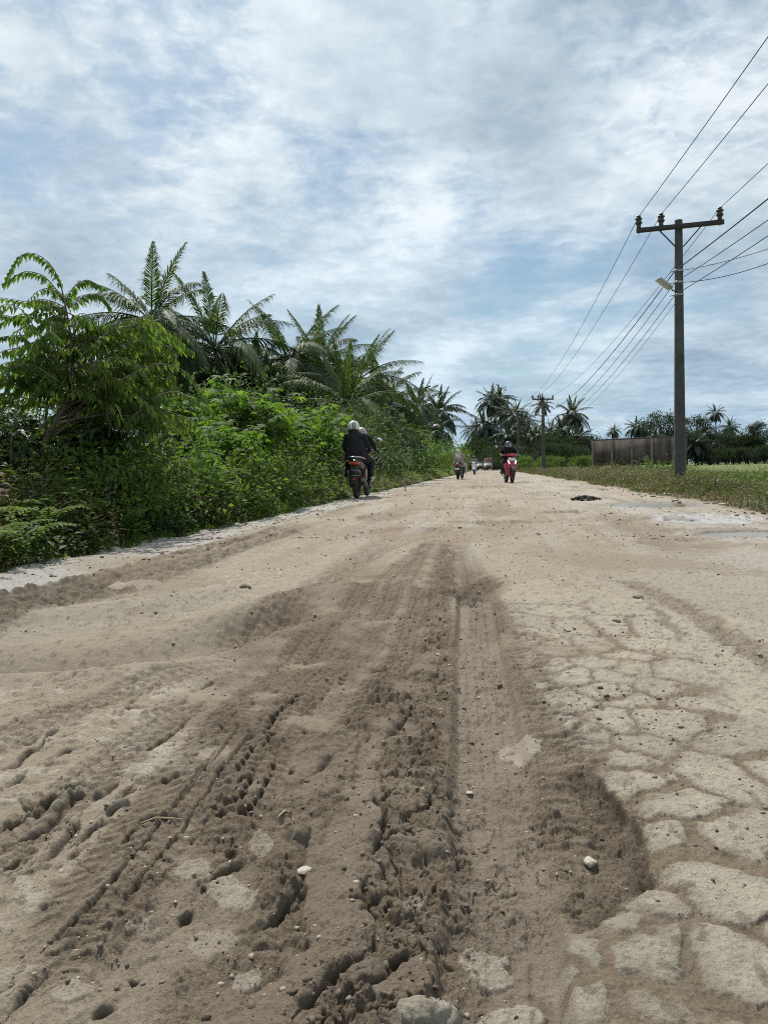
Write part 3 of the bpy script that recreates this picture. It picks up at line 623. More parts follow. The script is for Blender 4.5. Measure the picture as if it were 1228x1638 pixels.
COL = np.clip(COL, .02, .75)
def zat(x, y):
    """ground height under a point"""
    r = np.clip(np.searchsorted(ROWS, y), 1, NR-1); u = x/math.sqrt(y*y+.09) if np.isscalar(x) else x/np.sqrt(y*y+.09)
    c = np.clip(np.searchsorted(UU, u), 1, NC-1); return Z[r*NC+c]
def zats(x, y): return zat(np.asarray(x,float), np.asarray(y,float))

def zg(px,py):
    v = ray(px,py); t = .5
    while t < 200:
        p = CAM+v*t
        if p[2] <= float(zat(p[0],p[1])): break
        t *= 1.0015
    return CAM+v*t
def groundmat(name):
    m, nt, out = mat(name); L = nt.links.new
    b = nd(nt, 'ShaderNodeBsdfPrincipled'); a = nd(nt, 'ShaderNodeAttribute', attribute_name='col'); wt = nd(nt, 'ShaderNodeAttribute', attribute_name='wet')
    tc = nd(nt, 'ShaderNodeTexCoord'); ns = []
    for sc_, dt_ in ((190,8),(800,4),(45,7)):
        n = nd(nt, 'ShaderNodeTexNoise', i_Scale=float(sc_), i_Detail=float(dt_), i_Roughness=.7); L(tc.outputs['Object'], n.inputs['Vector']); ns.append(n)
    r1 = ramp(nt, [(.30,(.60,.57,.54)),(.44,(1,1,1)),(.72,(1.25,1.25,1.26))]); L(ns[0].outputs['Fac'], r1.inputs['Fac'])
    r2 = ramp(nt, [(.3,(.8,.8,.8)),(.55,(1,1,1)),(.8,(1.15,1.15,1.15))]); L(ns[1].outputs['Fac'], r2.inputs['Fac'])
    m1 = nd(nt, 'ShaderNodeMix', data_type='RGBA', blend_type='MULTIPLY', _0=1.0); L(a.outputs['Color'], m1.inputs[6]); L(r1.outputs[0], m1.inputs[7])
    m2 = nd(nt, 'ShaderNodeMix', data_type='RGBA', blend_type='MULTIPLY', _0=1.0); L(m1.outputs[2], m2.inputs[6]); L(r2.outputs[0], m2.inputs[7])
    L(m2.outputs[2], b.inputs['Base Color'])
    rr = nd(nt, 'ShaderNodeMapRange', _1=0.0, _2=1.0, _3=.88, _4=.22); L(wt.outputs['Fac'], rr.inputs[0]); L(rr.outputs[0], b.inputs['Roughness'])
    sp_ = nd(nt, 'ShaderNodeMapRange', _1=0.0, _2=1.0, _3=.22, _4=.5); L(wt.outputs['Fac'], sp_.inputs[0]); L(sp_.outputs[0], b.inputs['Specular IOR Level'])
    ad = nd(nt, 'ShaderNodeMath', operation='MULTIPLY_ADD', _1=.35); L(ns[1].outputs['Fac'], ad.inputs[0]); L(ns[0].outputs['Fac'], ad.inputs[2])
    bp = nd(nt, 'ShaderNodeBump', i_Strength=1.0, i_Distance=.0055); L(ad.outputs[0], bp.inputs['Height'])
    bp2 = nd(nt, 'ShaderNodeBump', i_Strength=.5, i_Distance=.008); L(ns[2].outputs['Fac'], bp2.inputs['Height']); L(bp2.outputs[0], bp.inputs['Normal'])
    L(bp.outputs[0], b.inputs['Normal']); L(b.outputs[0], out.inputs[0]); return m
M_GROUND = groundmat('dirt_road_surface')
def build_ground():
    i = np.arange(NR-1)[:,None]*NC; j = np.arange(NC-1)[None,:]
    F = np.stack([i+j, i+j+1, i+NC+j+1, i+NC+j], -1).reshape(-1,4)
    cen_lat = LAT[F].mean(1); isroad = (cen_lat > LEFT_E-.35) & (cen_lat < RIGHT_E+.6) & (Y[F[:,0]] < 420)
    for name, sel in (('road', isroad), ('ground', ~isroad)):
        f = F[sel]; u, inv = np.unique(f, return_inverse=True); f = inv.reshape(-1,4).astype(np.int32)
        me = bpy.data.meshes.new(name); me.vertices.add(len(u)); me.vertices.foreach_set('co', np.stack([X[u],Y[u],Z[u]],-1).astype(np.float32).ravel())
        me.loops.add(f.size); me.loops.foreach_set('vertex_index', f.ravel()); me.polygons.add(len(f))
        me.polygons.foreach_set('loop_start', np.arange(len(f), dtype=np.int32)*4); me.polygons.foreach_set('loop_total', np.full(len(f),4,np.int32))
        ca = me.attributes.new('col','FLOAT_COLOR','POINT'); ca.data.foreach_set('color', np.concatenate([COL[u], np.ones((len(u),1))],1).astype(np.float32).ravel())
        wa = me.attributes.new('wet','FLOAT','POINT'); wa.data.foreach_set('value', WET[u].astype(np.float32))
        me.update(calc_edges=True); me.polygons.foreach_set('use_smooth', np.ones(len(f),bool))
        o = link(name, me, M_GROUND); o['kind'] = 'structure'
build_ground()
# ------------------------------------------------------------------ foliage generators
UP = np.array([0,0,1.0])
def leaves(mb, P, D, N, L, W, a, fold=.18, droop=.12):
    """pointed folded leaf blades: base P, direction D, blade normal N"""
    P = np.asarray(P,float); n = len(P)
    if n == 0: return
    D = unit(D); S = unit(np.cross(D, N)); N = np.cross(S, D)
    L = np.broadcast_to(L,(n,))[:,None]; W = np.broadcast_to(W,(n,))[:,None]
    m = P + D*L*.45 - N*W*fold*0; l = P + D*L*.40 - S*W*.5 + N*W*fold; r = P + D*L*.40 + S*W*.5 + N*W*fold; t = P + D*L - N*L*droop
    V = np.stack([P,l,m,r,t],1).reshape(-1,3); k = np.arange(n)[:,None]*5
    F = np.concatenate([k+np.array([[0,3,2]]), k+np.array([[0,2,1]]), k+np.array([[2,3,4]]), k+np.array([[1,2,4]])])
    mb.add(V, F, np.repeat(np.broadcast_to(a,(n,)),5))
def rdir(n, g=rng): return unit(g.normal(size=(n,3)))
def curve(p0, d0, L, grav, n=8):
    """arching stem"""
    P = [np.asarray(p0,float)]; d = unit(np.asarray(d0,float))
    for _ in range(n-1):
        P.append(P[-1]+d*L/(n-1)); d = unit(d+np.array([0,0,-grav*L/(n-1)]))
    return np.array(P)
def along(P, t):
    s = np.concatenate([[0],np.cumsum(np.linalg.norm(np.diff(P,axis=0),axis=1))]); s /= s[-1]
    return np.stack([np.interp(t,s,P[:,k]) for k in range(3)],-1)
def tang(P, t): return unit(along(P,np.minimum(t+.03,1))-along(P,np.maximum(t-.03,0)))

def frond(mb, p0, az, el, L, droop, pairs, ll, a0, g, wd=.028, twist=.0):
    d0 = np.array([math.cos(az)*math.cos(el), math.sin(az)*math.cos(el), math.sin(el)]); pairs = int(pairs)
    P = curve(p0, d0, L, droop, 11); tube(mb, P, np.linspace(.035,.006,11)*L/3.5, 4, a0*.9, 0, False)
    t = np.linspace(.16,1,pairs); Q = along(P,t); T = tang(P,t); side = unit(np.cross(T, UP)+1e-6); nrm = np.cross(side,T)
    ln = ll*np.sin(np.clip(t*1.02,0,1)*math.pi*.86+.22)**.7*(1-.35*t)
    for sgn in (-1,1):
        n = len(t); j = g.normal(size=(n,3))*.09
        dd = unit(side*sgn*(1-.45*t[:,None]) + T*(.40+.55*t[:,None]+.75*max(0,math.sin(el))) + nrm*(.22+twist) + np.array([0,0,-.22]) + j)
        w_ = wd*(1.15-.5*t)*g.uniform(.8,1.15,n); l_ = ln*g.uniform(.85,1.1,n)
        mid = Q+dd*(l_*.5)[:,None]; hang = np.array([0,0,-1.0])*(l_*g.uniform(.35,.9,n))[:,None]; tip = Q+dd*(l_*.93)[:,None]+hang
        wv = unit(np.cross(dd, nrm))*w_[:,None]
        V = np.stack([Q-wv*.4,Q+wv*.4,mid-wv+hang*.22,mid+wv+hang*.22,tip],1).reshape(-1,3); k = np.arange(n)[:,None]*5
        av = np.clip(a0+g.normal(size=n)*.10,0,1)
        mb.add(V, k+np.array([[0,1,3,2]]), np.repeat(av,5)); mb.add(V, k+np.array([[2,3,4]]), np.repeat(av,5))
def palm_crown(seed, n=22, L=3.6, pairs=44, ll=.72, wd=.03, young=.3, dead=2):
    g = np.random.default_rng(seed); mb = MB()
    for i in range(n):
        f = (i+.5)/n; el = R(84)-f**(.62+young)*R(128)+g.normal()*.09; az = i*2.39996+g.normal()*.2
        l = L*(.80+.25*math.sin(f*math.pi))*g.uniform(.9,1.08)
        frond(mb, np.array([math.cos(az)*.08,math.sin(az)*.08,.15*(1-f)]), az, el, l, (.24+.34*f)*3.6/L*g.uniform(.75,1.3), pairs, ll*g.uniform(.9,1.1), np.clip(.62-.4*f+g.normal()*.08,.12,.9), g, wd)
    for i in range(dead):
        az = g.uniform(0,6.28); frond(mb, np.array([0,0,-.15]), az, R(-38)+g.normal()*.15, L*.8, .5, pairs//2, ll*.7, 1.0, g, wd*.8)
    return mb.mesh('palm_crown', False)
LP = [(0,(.024,.040,.020)),(.35,(.052,.084,.036)),(.7,(.092,.138,.050)),(.93,(.145,.19,.065)),(1,(.19,.14,.08))]
M_PALM = leafmat('coconut_frond', LP, .55, .32, 1.5, .25)
LPF = [(0,(.018,.030,.020)),(.35,(.032,.052,.032)),(.7,(.056,.082,.045)),(.93,(.085,.11,.055)),(1,(.15,.12,.075))]
M_PALMF = leafmat('far_coconut_frond', LPF, .45, .18, 1.3, .4)
M_TRUNK = simple('palm_trunk_bark', (.115,.098,.078), .9, 0, .3, 5, .5)
M_BARK = simple('shrub_stem_bark', (.15,.125,.095), .85, 0, .3, 9, .4)
def trunk_mesh(H, r0=.16, r1=.10, lean=.6, seed=0):
    g = np.random.default_rng(seed); mb = MB(); n = int(max(10,H*4)); t = np.linspace(0,1,n); a = g.uniform(0,6.28)
    P = np.stack([lean*math.cos(a)*((1-t)**2), lean*math.sin(a)*((1-t)**2), H*t],-1); rad = (r0+(r1-r0)*t+.10*np.exp(-t*H/.4))*(1+.05*(np.arange(n)%2))
    tube(mb, P, rad, 9, .5); return mb.mesh('palm_trunk')

# --- coconut palms
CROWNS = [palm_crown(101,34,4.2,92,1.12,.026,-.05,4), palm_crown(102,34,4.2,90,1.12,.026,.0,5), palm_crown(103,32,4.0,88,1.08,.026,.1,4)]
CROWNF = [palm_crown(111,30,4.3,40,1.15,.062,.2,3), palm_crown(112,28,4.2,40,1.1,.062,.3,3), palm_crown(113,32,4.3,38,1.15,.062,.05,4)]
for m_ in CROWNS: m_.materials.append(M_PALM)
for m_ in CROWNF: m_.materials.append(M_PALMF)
PALMS = [ # px, py of the crown's heart, distance, scale, variant, near?, label
 (243,518,30,.93,0,1,'coconut palm with the tallest upright fronds, above the drooping broadleaf tree'),
 (345,560,33,1.02,1,1,'dense coconut palm just right of the palm with the tallest upright fronds'),
 (462,580,36,.98,0,1,'coconut palm with stiff spreading fronds behind the bright green cassava shrubs'),
 (512,588,40,1.0,2,1,'coconut palm with a pale young spear leaf in the middle of the roadside row'),
 (572,612,42,.95,0,1,'coconut palm with short upright fronds above the rider in black'),
 (612,648,46,1.0,1,1,'coconut palm with long drooping fronds, right end of the near roadside row'),
 (555,655,31,.95,2,1,'low trunkless coconut palm whose fronds arch over the rider in black'),
 (405,640,34,.95,2,1,'low dark coconut palm with a few dry fronds behind the cassava shrubs'),
 (668,655,84,1.05,0,0,'tall coconut palm partly hidden by the thin roadside lamp post'),
 (702,662,88,1.0,1,0,'tall coconut palm with fronds arching over the left side of the road far ahead'),
 (693,690,80,.8,2,0,'short coconut palm below the tall pair at the lamp post'),
 (785,642,182,1.2,0,0,'tallest coconut palm of the dark grove past the red scooter, left crown of the pair'),
 (799,640,186,1.2,1,0,'tall coconut palm of the dark grove, right crown of the touching pair'),
 (774,682,178,1.25,1,0,'drooping coconut palm at the left edge of the dark grove'),
 (790,690,180,1.2,2,0,'low coconut palm under the touching pair of tall palms'),
 (823,668,145,1.0,0,0,'coconut palm right behind the most distant utility pole'),
 (845,694,138,.95,2,0,'low bushy coconut palm between the second and the most distant utility poles'),
 (866,648,215,1.0,1,0,'slim coconut palm whose crown shows behind the crossarm of the second pole'),
 (914,664,148,1.1,0,0,'full coconut palm at the right end of the dark grove'),
 (899,690,144,1.0,1,0,'shorter coconut palm left of the full palm at the end of the grove'),
 (925,700,142,.95,2,0,'low coconut palm under the full palm at the end of the grove'),
 (1017,684,170,.80,2,0,'round headed coconut palm rising behind the brick wall'),
 (981,690,240,.75,0,0,'small distant coconut palm above the left half of the brick wall'),
 (1047,700,165,.85,1,0,'coconut palm below the big round tree behind the brick wall'),
 (1144,661,190,.72,0,0,'tall thin coconut palm standing highest above the far field'),
 (1166,684,185,.80,1,0,'coconut palm with a loose crown just right of the highest palm at the field'),
 (1112,712,165,.9,2,0,'low coconut palm at the field edge right beside the near utility pole'),
 (1186,705,180,.75,2,0,'short coconut palm in the treeline at the far right of the field'),
 (762,688,190,1.15,2,0,'low drooping coconut palm at the outer left end of the dark grove'),
 (810,660,165,1.0,2,0,'coconut palm between the touching pair and the most distant utility pole'),
 (838,676,172,.95,0,0,'coconut palm between the most distant and the second utility poles'),
 (880,694,150,.95,2,0,'low coconut palm just right of the second utility pole'),
 (858,702,135,.8,1,0,'short coconut palm right beside the shaft of the second pole'),
 (812,700,135,.9,1,0,'short coconut palm above the red scooter'),
 (1078,700,168,.8,2,0,'low coconut palm behind the wall next to the near utility pole'),
 (1128,695,172,.8,0,0,'low coconut palm between the near pole and the highest palm at the field'),
 (1205,700,175,.75,1,0,'coconut palm near the right border above the field'),
 (744,718,250,.8,0,0,'small hazy coconut palm far down the road above the rider in beige'),
 (752,716,262,.8,1,0,'tiny coconut palm at the end of the road, right of the other one there'),
]
for q, (px, py, d, s, v, near, lab) in enumerate(PALMS):
    c = at(px, py, d); gz = 0.0; H = max(.6, c[2]-gz)
    o = empty('coconut_palm', (c[0], c[1], gz), q*1.7)
    tag(o, lab, 'palm tree', 'coconut palms along the left of the road' if px < 720 else 'coconut palms of the far groves')
    tm_ = trunk_mesh(H, .17, .11, .2 if near else .9, 300+q); link('trunk', tm_, M_TRUNK, o)
    cr = link('crown', (CROWNS if near else CROWNF)[v], None, o, (0,0,H)); cr.scale = (s,s,s*g_) if (g_ := 1.0) else None

# --- leafy shrubs and trees
def palmate(mb, c, n_, up, size, a, g, lobes=6):
    """hand shaped leaves: c (k,3) centres, n_ outward directions, up blade normals"""
    k = len(c); n_ = unit(n_); up = unit(up - n_*np.sum(up*n_,1,keepdims=True)); s = np.cross(n_, up)
    for j in range(lobes):
        th = (j-(lobes-1)/2)*(R(250)/lobes); dd = n_*math.cos(th)+s*math.sin(th)-up*.18
        sz = size*(1-.28*abs(j-(lobes-1)/2)/(lobes/2)); leaves(mb, c, dd, up, sz, sz*.30, a, .12, .10)
def cassava(seed, H=1.9, Rr=.8, nst=5, nl=26, size=.15):
    """upright stems with long stalked hand shaped leaves"""
    g = np.random.default_rng(seed); st, lf = MB(), MB()
    for i in range(nst):
        az = g.uniform(0,6.28); P = curve((g.normal()*.12,g.normal()*.12,0),(math.cos(az)*.30,math.sin(az)*.30,1), H*g.uniform(.75,1), .02, 8)
        P[:,:2] += np.cumsum(g.normal(size=(8,2))*.03,0)*Rr; tube(st, P, np.linspace(.016,.006,8), 5)
        br = [P]
        for b in range(3):
            t0 = g.uniform(.4,.8); q = along(P,np.array([t0]))[0]; az2 = g.uniform(0,6.28)
            B = curve(q,(math.cos(az2)*.7,math.sin(az2)*.7,.8), Rr*g.uniform(.5,.95), .1, 6); tube(st, B, np.linspace(.009,.004,6), 4); br.append(B)
        for B in br:
            t = g.uniform(.3,1,nl)**.6; Q = along(B,t); a = g.uniform(0,6.28,nl)
            dd = unit(np.stack([np.cos(a),np.sin(a),g.uniform(-.1,.7,nl)],-1)); pl = g.uniform(.10,.26,nl)[:,None]; E = Q+dd*pl+np.array([0,0,-.02])
            for q_, e_ in zip(Q[::2],E[::2]): tube(st, np.array([q_,e_]), .0025, 3, .7, 0, False)
            upv = unit(UP+g.normal(size=(nl,3))*.35); palmate(lf, E, dd+np.array([0,0,-.45]), upv, size*g.uniform(.7,1.15,nl), np.clip(.5+g.normal(size=nl)*.2+.25*(t-.5),0,1), g)
    return st.mesh('stems'), lf.mesh('foliage', False)
def bush(seed, H=1.2, Rr=.8, n=1500, ll=.09, ww=.4, clumps=26, flat=.8, drp=.15):
    """stems carrying clumps of leaves with gaps between the clumps"""
    g = np.random.default_rng(seed); st, lf = MB(), MB(); per = max(4,n//clumps)
    for i in range(clumps):
        az = g.uniform(0,6.28); rr = Rr*math.sqrt(g.uniform(.03,1)); h = H*g.uniform(.30,1)*(1-.45*(rr/Rr)**2)
        e = np.array([rr*math.cos(az), rr*math.sin(az), h]); b = np.array([rr*.25*math.cos(az),rr*.25*math.sin(az),0])
        P = np.stack([b+(e-b)*t+np.array([0,0,.12*H*math.sin(t*3.14)])+g.normal(size=3)*.02*Rr for t in np.linspace(0,1,6)]); tube(st, P, np.linspace(.016,.004,6)*max(.6,H/1.6), 4)
        cr_ = Rr*g.uniform(.22,.42); k = per; off = g.normal(size=(k,3))*np.array([cr_,cr_,cr_*flat])*.6; pos = e+off; pos[:,2] = np.maximum(pos[:,2], .03)
        dd = unit(off*1.2/max(cr_,.01)+g.normal(size=(k,3))*.6+np.array([0,0,-.1])); up = unit(UP+g.normal(size=(k,3))*.55)
        leaves(lf, pos, dd, up, ll*g.uniform(.6,1.2,k), ll*ww*g.uniform(.7,1.2,k), np.clip(g.uniform(.25,.7)+g.normal(size=k)*.14,0,1), .15, drp)
    return st.mesh('stems'), lf.mesh('foliage', False)
def feathery(seed, H=1.5, Rr=.8, n=70, L=.5, ll=.05, pairs=13):
    """arching ferny sprays"""
    g = np.random.default_rng(seed); st, lf = MB(), MB()
    for i in range(n):
        az = g.uniform(0,6.28); rr = Rr*math.sqrt(g.uniform(0,.8)); h = H*g.uniform(.15,1)*(1-.5*(rr/Rr)**2)
        p0 = np.array([rr*math.cos(az),rr*math.sin(az),h]); az2 = az+g.normal()*.7
        if i % 4 == 0: tube(st, np.stack([np.array([p0[0]*.3,p0[1]*.3,0]), p0*np.array([.7,.7,.6]), p0]), [.014,.009,.005], 4)
        P = curve(p0,(math.cos(az2),math.sin(az2),g.uniform(.1,1.1)), L*g.uniform(.7,1.2), 2.2*.5/L, 7); tube(lf, P, .003, 3, .4, 0, False)
        t = np.linspace(.1,1,pairs); Q = along(P,t); T = tang(P,t); s = unit(np.cross(T,UP)); a0 = g.uniform(.3,.8)
        for sg in (-1,1): leaves(lf, Q, s*sg+T*.35+np.array([0,0,-.15]), UP+g.normal(size=(pairs,3))*.2, ll*2.2*np.sin(t*2.6+.35), ll*.75, np.clip(a0+g.normal(size=pairs)*.08,0,1), .1, .1)
    return st.mesh('stems'), lf.mesh('foliage', False)
GREEN = [(0,(.032,.056,.019)),(.4,(.070,.118,.034)),(.7,(.108,.168,.044)),(1,(.165,.215,.062))]
BRIGHT = [(0,(.038,.076,.018)),(.4,(.075,.145,.028)),(.7,(.11,.195,.036)),(1,(.165,.245,.055))]
DARKG = [(0,(.026,.046,.021)),(.5,(.052,.085,.034)),(1,(.092,.13,.048))]
BROWNG = [(0,(.075,.052,.036)),(.35,(.165,.115,.080)),(.6,(.145,.145,.065)),(1,(.27,.225,.14))]
M_GREEN = leafmat('green_leaf', GREEN, .65, .46, 1.7, .2); M_BRIGHT = leafmat('bright_green_leaf', BRIGHT, .62, .46, 1.6, .22); M_DARKG = leafmat('dark_leaf', DARKG, .6, .36, 1.6, .25)
M_BROWNG = leafmat('reddish_weed_leaf', BROWNG, .65, .3, 1.1, .2); M_FAR = leafmat('far_leaf', [(0,(.020,.034,.022)),(.5,(.038,.060,.033)),(1,(.070,.10,.05))], .8, .3, 1.3, .12)
M_BLUEG = leafmat('bluish_leaf', [(0,(.030,.056,.036)),(.5,(.058,.100,.058)),(1,(.10,.15,.085))], .5, .28, 1.2, .35)
def plant(name, meshes, x, y, rz, s, lmat, label, cat, group=None, stem='stems', leaf='foliage', z=None):
    o = empty(name, (x, y, float(zat(x,y)) if z is None else z), rz); tag(o, label, cat, group)
    for nm, me, m_ in ((stem,meshes[0],M_BARK),(leaf,meshes[1],lmat)):
        c = bpy.data.objects.new(nm, me); C.objects.link(c); c.parent = o; c.scale = (s,s,s) if not isinstance(s, tuple) else s
        if not me.materials: me.materials.append(m_)
        elif me.materials[0] != m_:
            c.material_slots[0].link = 'OBJECT'; c.material_slots[0].material = m_
    return o
def base(px, d): # a ground point under a picture column at distance d
    p = at(px, 760, d); return p[0], p[1]

# the drooping pinnate tree on the left
def pinnate_tree():
    g = np.random.default_rng(5); st, lf = MB(), MB(); D0 = 7.2
    def spray(P, n=13, l=.105, a0=.5):
        tube(st, P, np.linspace(.006,.002,len(P)), 4, .5, 0, False)
        t = np.linspace(.10,1,n); Q = along(P,t); T = tang(P,t); s = unit(np.cross(T,UP)+g.normal(size=3)*.05)
        for sg in (-1,1):
            dd = s*sg*.55+T*.35+np.array([0,0,-.75])+g.normal(size=(n,3))*.14
            leaves(lf, Q, dd, s*sg*.8+UP*.6+T*.1, l*g.uniform(.8,1.2,n)*(1-.25*t), l*.40*g.uniform(.85,1.15,n), np.clip(a0+g.normal(size=n)*.12,0,1), .14, .18)
    def pp(pts, dd=0.0):
        p = np.array([at(a,b,D0+dd) for a,b in pts]); t = np.linspace(0,1,10); k = np.linspace(0,1,len(p))
        # smooth through the traced points
        q = np.stack([np.interp(t,k,p[:,c]) for c in range(3)],-1); q[1:-1] = (q[:-2]+2*q[1:-1]+q[2:])/4; return q
    stem = pp([(52,760),(70,705),(92,668),(112,640),(118,600),(117,560),(110,510),(100,465)]); tube(st, stem, np.linspace(.030,.007,10), 7)
    for q, dd in (([(100,465),(88,428),(62,405),(34,402),(12,442)],0),([(100,475),(72,440),(40,432),(8,452)],.15),([(104,482),(120,455),(140,446),(160,457)],-.1),([(112,492),(138,470),(160,470),(176,490)],.1),([(120,545),(84,492),(40,482),(-5,475)],.2),([(112,530),(60,505),(28,502),(-12,525)],-.2),([(130,570),(180,524),(240,520),(298,538)],-.3),([(150,585),(200,548),(240,548),(252,585)],.1),([(120,560),(92,540),(60,560),(45,600)],0),([(130,600),(170,570),(215,575),(240,610)],-.4),([(118,590),(70,570),(30,590),(0,640)],-.3),([(70,570),(35,535),(-5,540)],.3),([(95,610),(50,580),(8,588)],-.5),([(118,562),(150,540),(205,548)],.2),([(60,525),(20,506),(-15,500)],.4),([(108,500),(142,515),(138,565)],-.2),([(190,610),(250,578),(300,592),(332,645)],-.2),([(210,650),(280,622),(335,655)],.2),([(118,540),(70,520),(20,545)],.5),([(112,510),(80,505),(55,530)],.1)):
        spray(pp(q,dd), 17, .095, .5)
    c0 = at(150,645,D0+.35)
    for i in range(34):
        p = along(stem,np.array([g.uniform(.42,.97)]))[0]; a2 = g.uniform(0,6.28)
        spray(curve(p,(math.cos(a2),math.sin(a2),g.uniform(.3,1.2)), g.uniform(.28,.6), 3.2, 8), 10, .095, g.uniform(.35,.9))
    for i in range(24): # limbs
        az = g.uniform(0,6.28); e = c0+np.array([math.cos(az)*g.uniform(.3,1.05),math.sin(az)*g.uniform(.2,.8),g.uniform(-.30,.72)]); b = along(stem,np.array([g.uniform(.15,.75)]))[0]
        L_ = np.stack([b+(e-b)*t+np.array([0,0,.12*math.sin(3.14*t)]) for t in np.linspace(0,1,6)]); tube(st, L_, np.linspace(.013,.005,6), 5)
        for j in range(8):
            p = along(L_,np.array([g.uniform(.35,1)]))[0]; a2 = az+g.normal()*1.1
            spray(curve(p,(math.cos(a2),math.sin(a2)*.8,g.uniform(.2,.9)), g.uniform(.35,.7), 2.6, 8), 9, .125, g.uniform(.35,.95))
    b0 = stem[0]; root = empty('broadleaf_tree', (b0[0],b0[1],0)); tag(root, 'young broadleaf tree with drooping sprays of pointed leaves, tallest plant at the left verge', 'tree')
    tube(st, np.array([[b0[0]-.05,b0[1],-.05],[b0[0],b0[1],b0[2]]]), .032, 7)
    for nm, mb_, m_ in (('trunk',st,M_BARK),('crown',lf,M_GREEN)):
        o = mb_.obj(nm, m_, root, nm == 'trunk'); o.location = (-b0[0],-b0[1],0)
pinnate_tree()

CAS = [cassava(201,1.75,.75,5,20,.15), cassava(202,1.9,.8,6,20,.15), cassava(203,1.5,.7,5,22,.14)]
GC = 'cassava shrubs along the left verge'
for px, d, s, v, rz, lab in (
  (425,12.2,1.12,1,.4,'tallest bright cassava shrub, in the middle of the left verge bushes'),
  (345,11.4,1.02,0,1.9,'bright cassava shrub left of the tallest one, under the palm fronds'),
  (485,15.5,1.3,2,2.7,'bright cassava shrub nearest to the rider in black'),
  (385,10.4,.86,2,4.0,'lower cassava shrub in front of the tallest cassava'),
  (305,10.8,.85,1,5.1,'cassava shrub against the crown of the drooping broadleaf tree'),
  (455,14.5,1.0,0,3.3,'cassava shrub half hidden between the two brightest cassava shrubs'),
  (528,19.0,.95,1,.9,'small cassava shrub right behind the rider in black')):
    x, y = base(px,d); plant('cassava_shrub', CAS[v], x, y, rz, s, M_BRIGHT, lab, 'shrub', GC)
PAP = [cassava(211,1.7,.8,4,16,.20), cassava(212,1.4,.7,4,16,.20)]
for px, d, s, v, rz, lab in ((30,8.0,.85,0,.2,'dark shrub with large hand shaped leaves at the left edge under the drooping tree'),(118,8.0,.8,1,2.2,'dark shrub with pale glossy hand shaped leaves beside the bare leaning stem'),(-50,7.0,.85,1,4,'large leaved dark shrub partly beyond the left border'),(190,8.2,1.0,0,1.2,'large leaved dark shrub in the shade below the drooping crown')):
    x, y = base(px,d); plant('castor_shrub', PAP[v], x, y, rz, s, M_BLUEG, lab, 'shrub', 'large leaved shrubs on the left')
# dark shrubs that close the view behind
BUSH = [bush(221,2.6,1.6,2600,.15,.42,34), bush(222,2.2,1.7,2400,.15,.42,32), bush(223,3.0,1.5,2600,.16,.40,36)]
for px, d, s, v, rz, lab in ((-60,9.5,.62,1,1,'dark leafy bush beyond the left border behind the tall tree'),(60,10.5,.62,0,0,'dark leafy bush behind the trunk of the drooping tree'),(170,11.5,.66,2,2,'dark leafy bush filling the gap under the tallest palm'),(270,12.5,.9,1,3,'dark leafy bush behind the cassava near the drooping tree'),(330,15,.9,0,4,'dark leafy bush below the dense coconut palm'),(410,17,.95,2,5,'dark leafy bush behind the tallest cassava'),(480,19,1.0,1,.5,'dark leafy bush below the palm with stiff fronds'),(545,22,1.0,0,1.5,'dark leafy bush beside the shoulder of the rider in black'),(585,26,1.0,2,2.5,'dark leafy bush below the long drooping palm fronds')):
    x, y = base(px,d); plant('leafy_bush', BUSH[v], x, y, rz, s, M_DARKG, lab, 'bush', 'dark bushes behind the left verge')
FEA = [feathery(231,1.5,.75,110,.5,.045,13), feathery(232,1.1,.7,90,.45,.04,12)]
for px, d, s, v, rz, lab, m_ in ((640,38,2.1,0,0,'bright feathery shrub right of the rider in black',M_BRIGHT),(668,46,2.1,1,1,'feathery green shrub between the rider and the lamp post',M_GREEN),(612,32,1.7,1,2,'feathery shrub right beside the helmet of the rider in black',M_GREEN),(250,9.0,.85,1,3,'feathery green shrub in front of the dark bushes at the left',M_GREEN),(60,6.1,.55,1,.7,'small ferny plant at the foot of the left verge',M_BRIGHT),(300,8.6,.62,0,5,'ferny green plant where the cassava shrubs begin',M_BRIGHT)):
    x, y = base(px,d); plant('feathery_shrub', FEA[v], x, y, rz, s, m_, lab, 'shrub', 'feathery shrubs on the left verge')
SH = [bush(241,1.5,1.1,1500,.13,.45,24), bush(242,1.9,1.3,1700,.14,.45,26)]
for px, d, s, v, rz, lab in ((690,58,1.7,0,0,'rounded green shrub at the foot of the lamp post'),(704,70,1.7,1,1,'rounded green shrub just past the lamp post'),(714,84,1.9,0,2,'rounded green shrub behind the rider in beige'),(722,104,2.2,1,3,'green shrub at the last bend of the left verge'),(652,44,1.7,1,4,'rounded green shrub behind the bright feathery one'),(728,128,2.4,0,5,'distant green tree crown where the left verge ends')):
    x, y = base(px,d); plant('roadside_shrub', SH[v], x, y, rz, s, M_GREEN, lab, 'shrub', 'green shrubs far along the left verge')

GB = [bush(271,1.15,.75,1700,.085,.42,30), bush(272,.95,.7,1500,.08,.42,28)]
for px, d, s, v, rz, lab in ((20,6.9,1.0,0,0,'mid green leafy bush at the left border below the drooping sprays'),(150,7.3,1.05,1,1,'mid green leafy bush right of the bare leaning trunk'),(215,7.9,1.1,0,2,'mid green leafy bush below the right side of the drooping tree'),(275,8.8,1.1,1,3,'mid green leafy bush between the drooping tree and the first cassava'),(340,9.6,1.0,0,4,'mid green leafy bush in front of the first cassava shrubs'),(420,11.4,1.0,1,5,'mid green leafy bush in front of the tallest cassava'),(470,13.2,1.0,0,.7,'mid green leafy bush in front of the cassava nearest to the rider')):
    x, y = base(px,d); plant('leafy_bush', GB[v], x, y, rz, s, M_GREEN, lab, 'bush', 'mid green bushes along the front of the left verge')
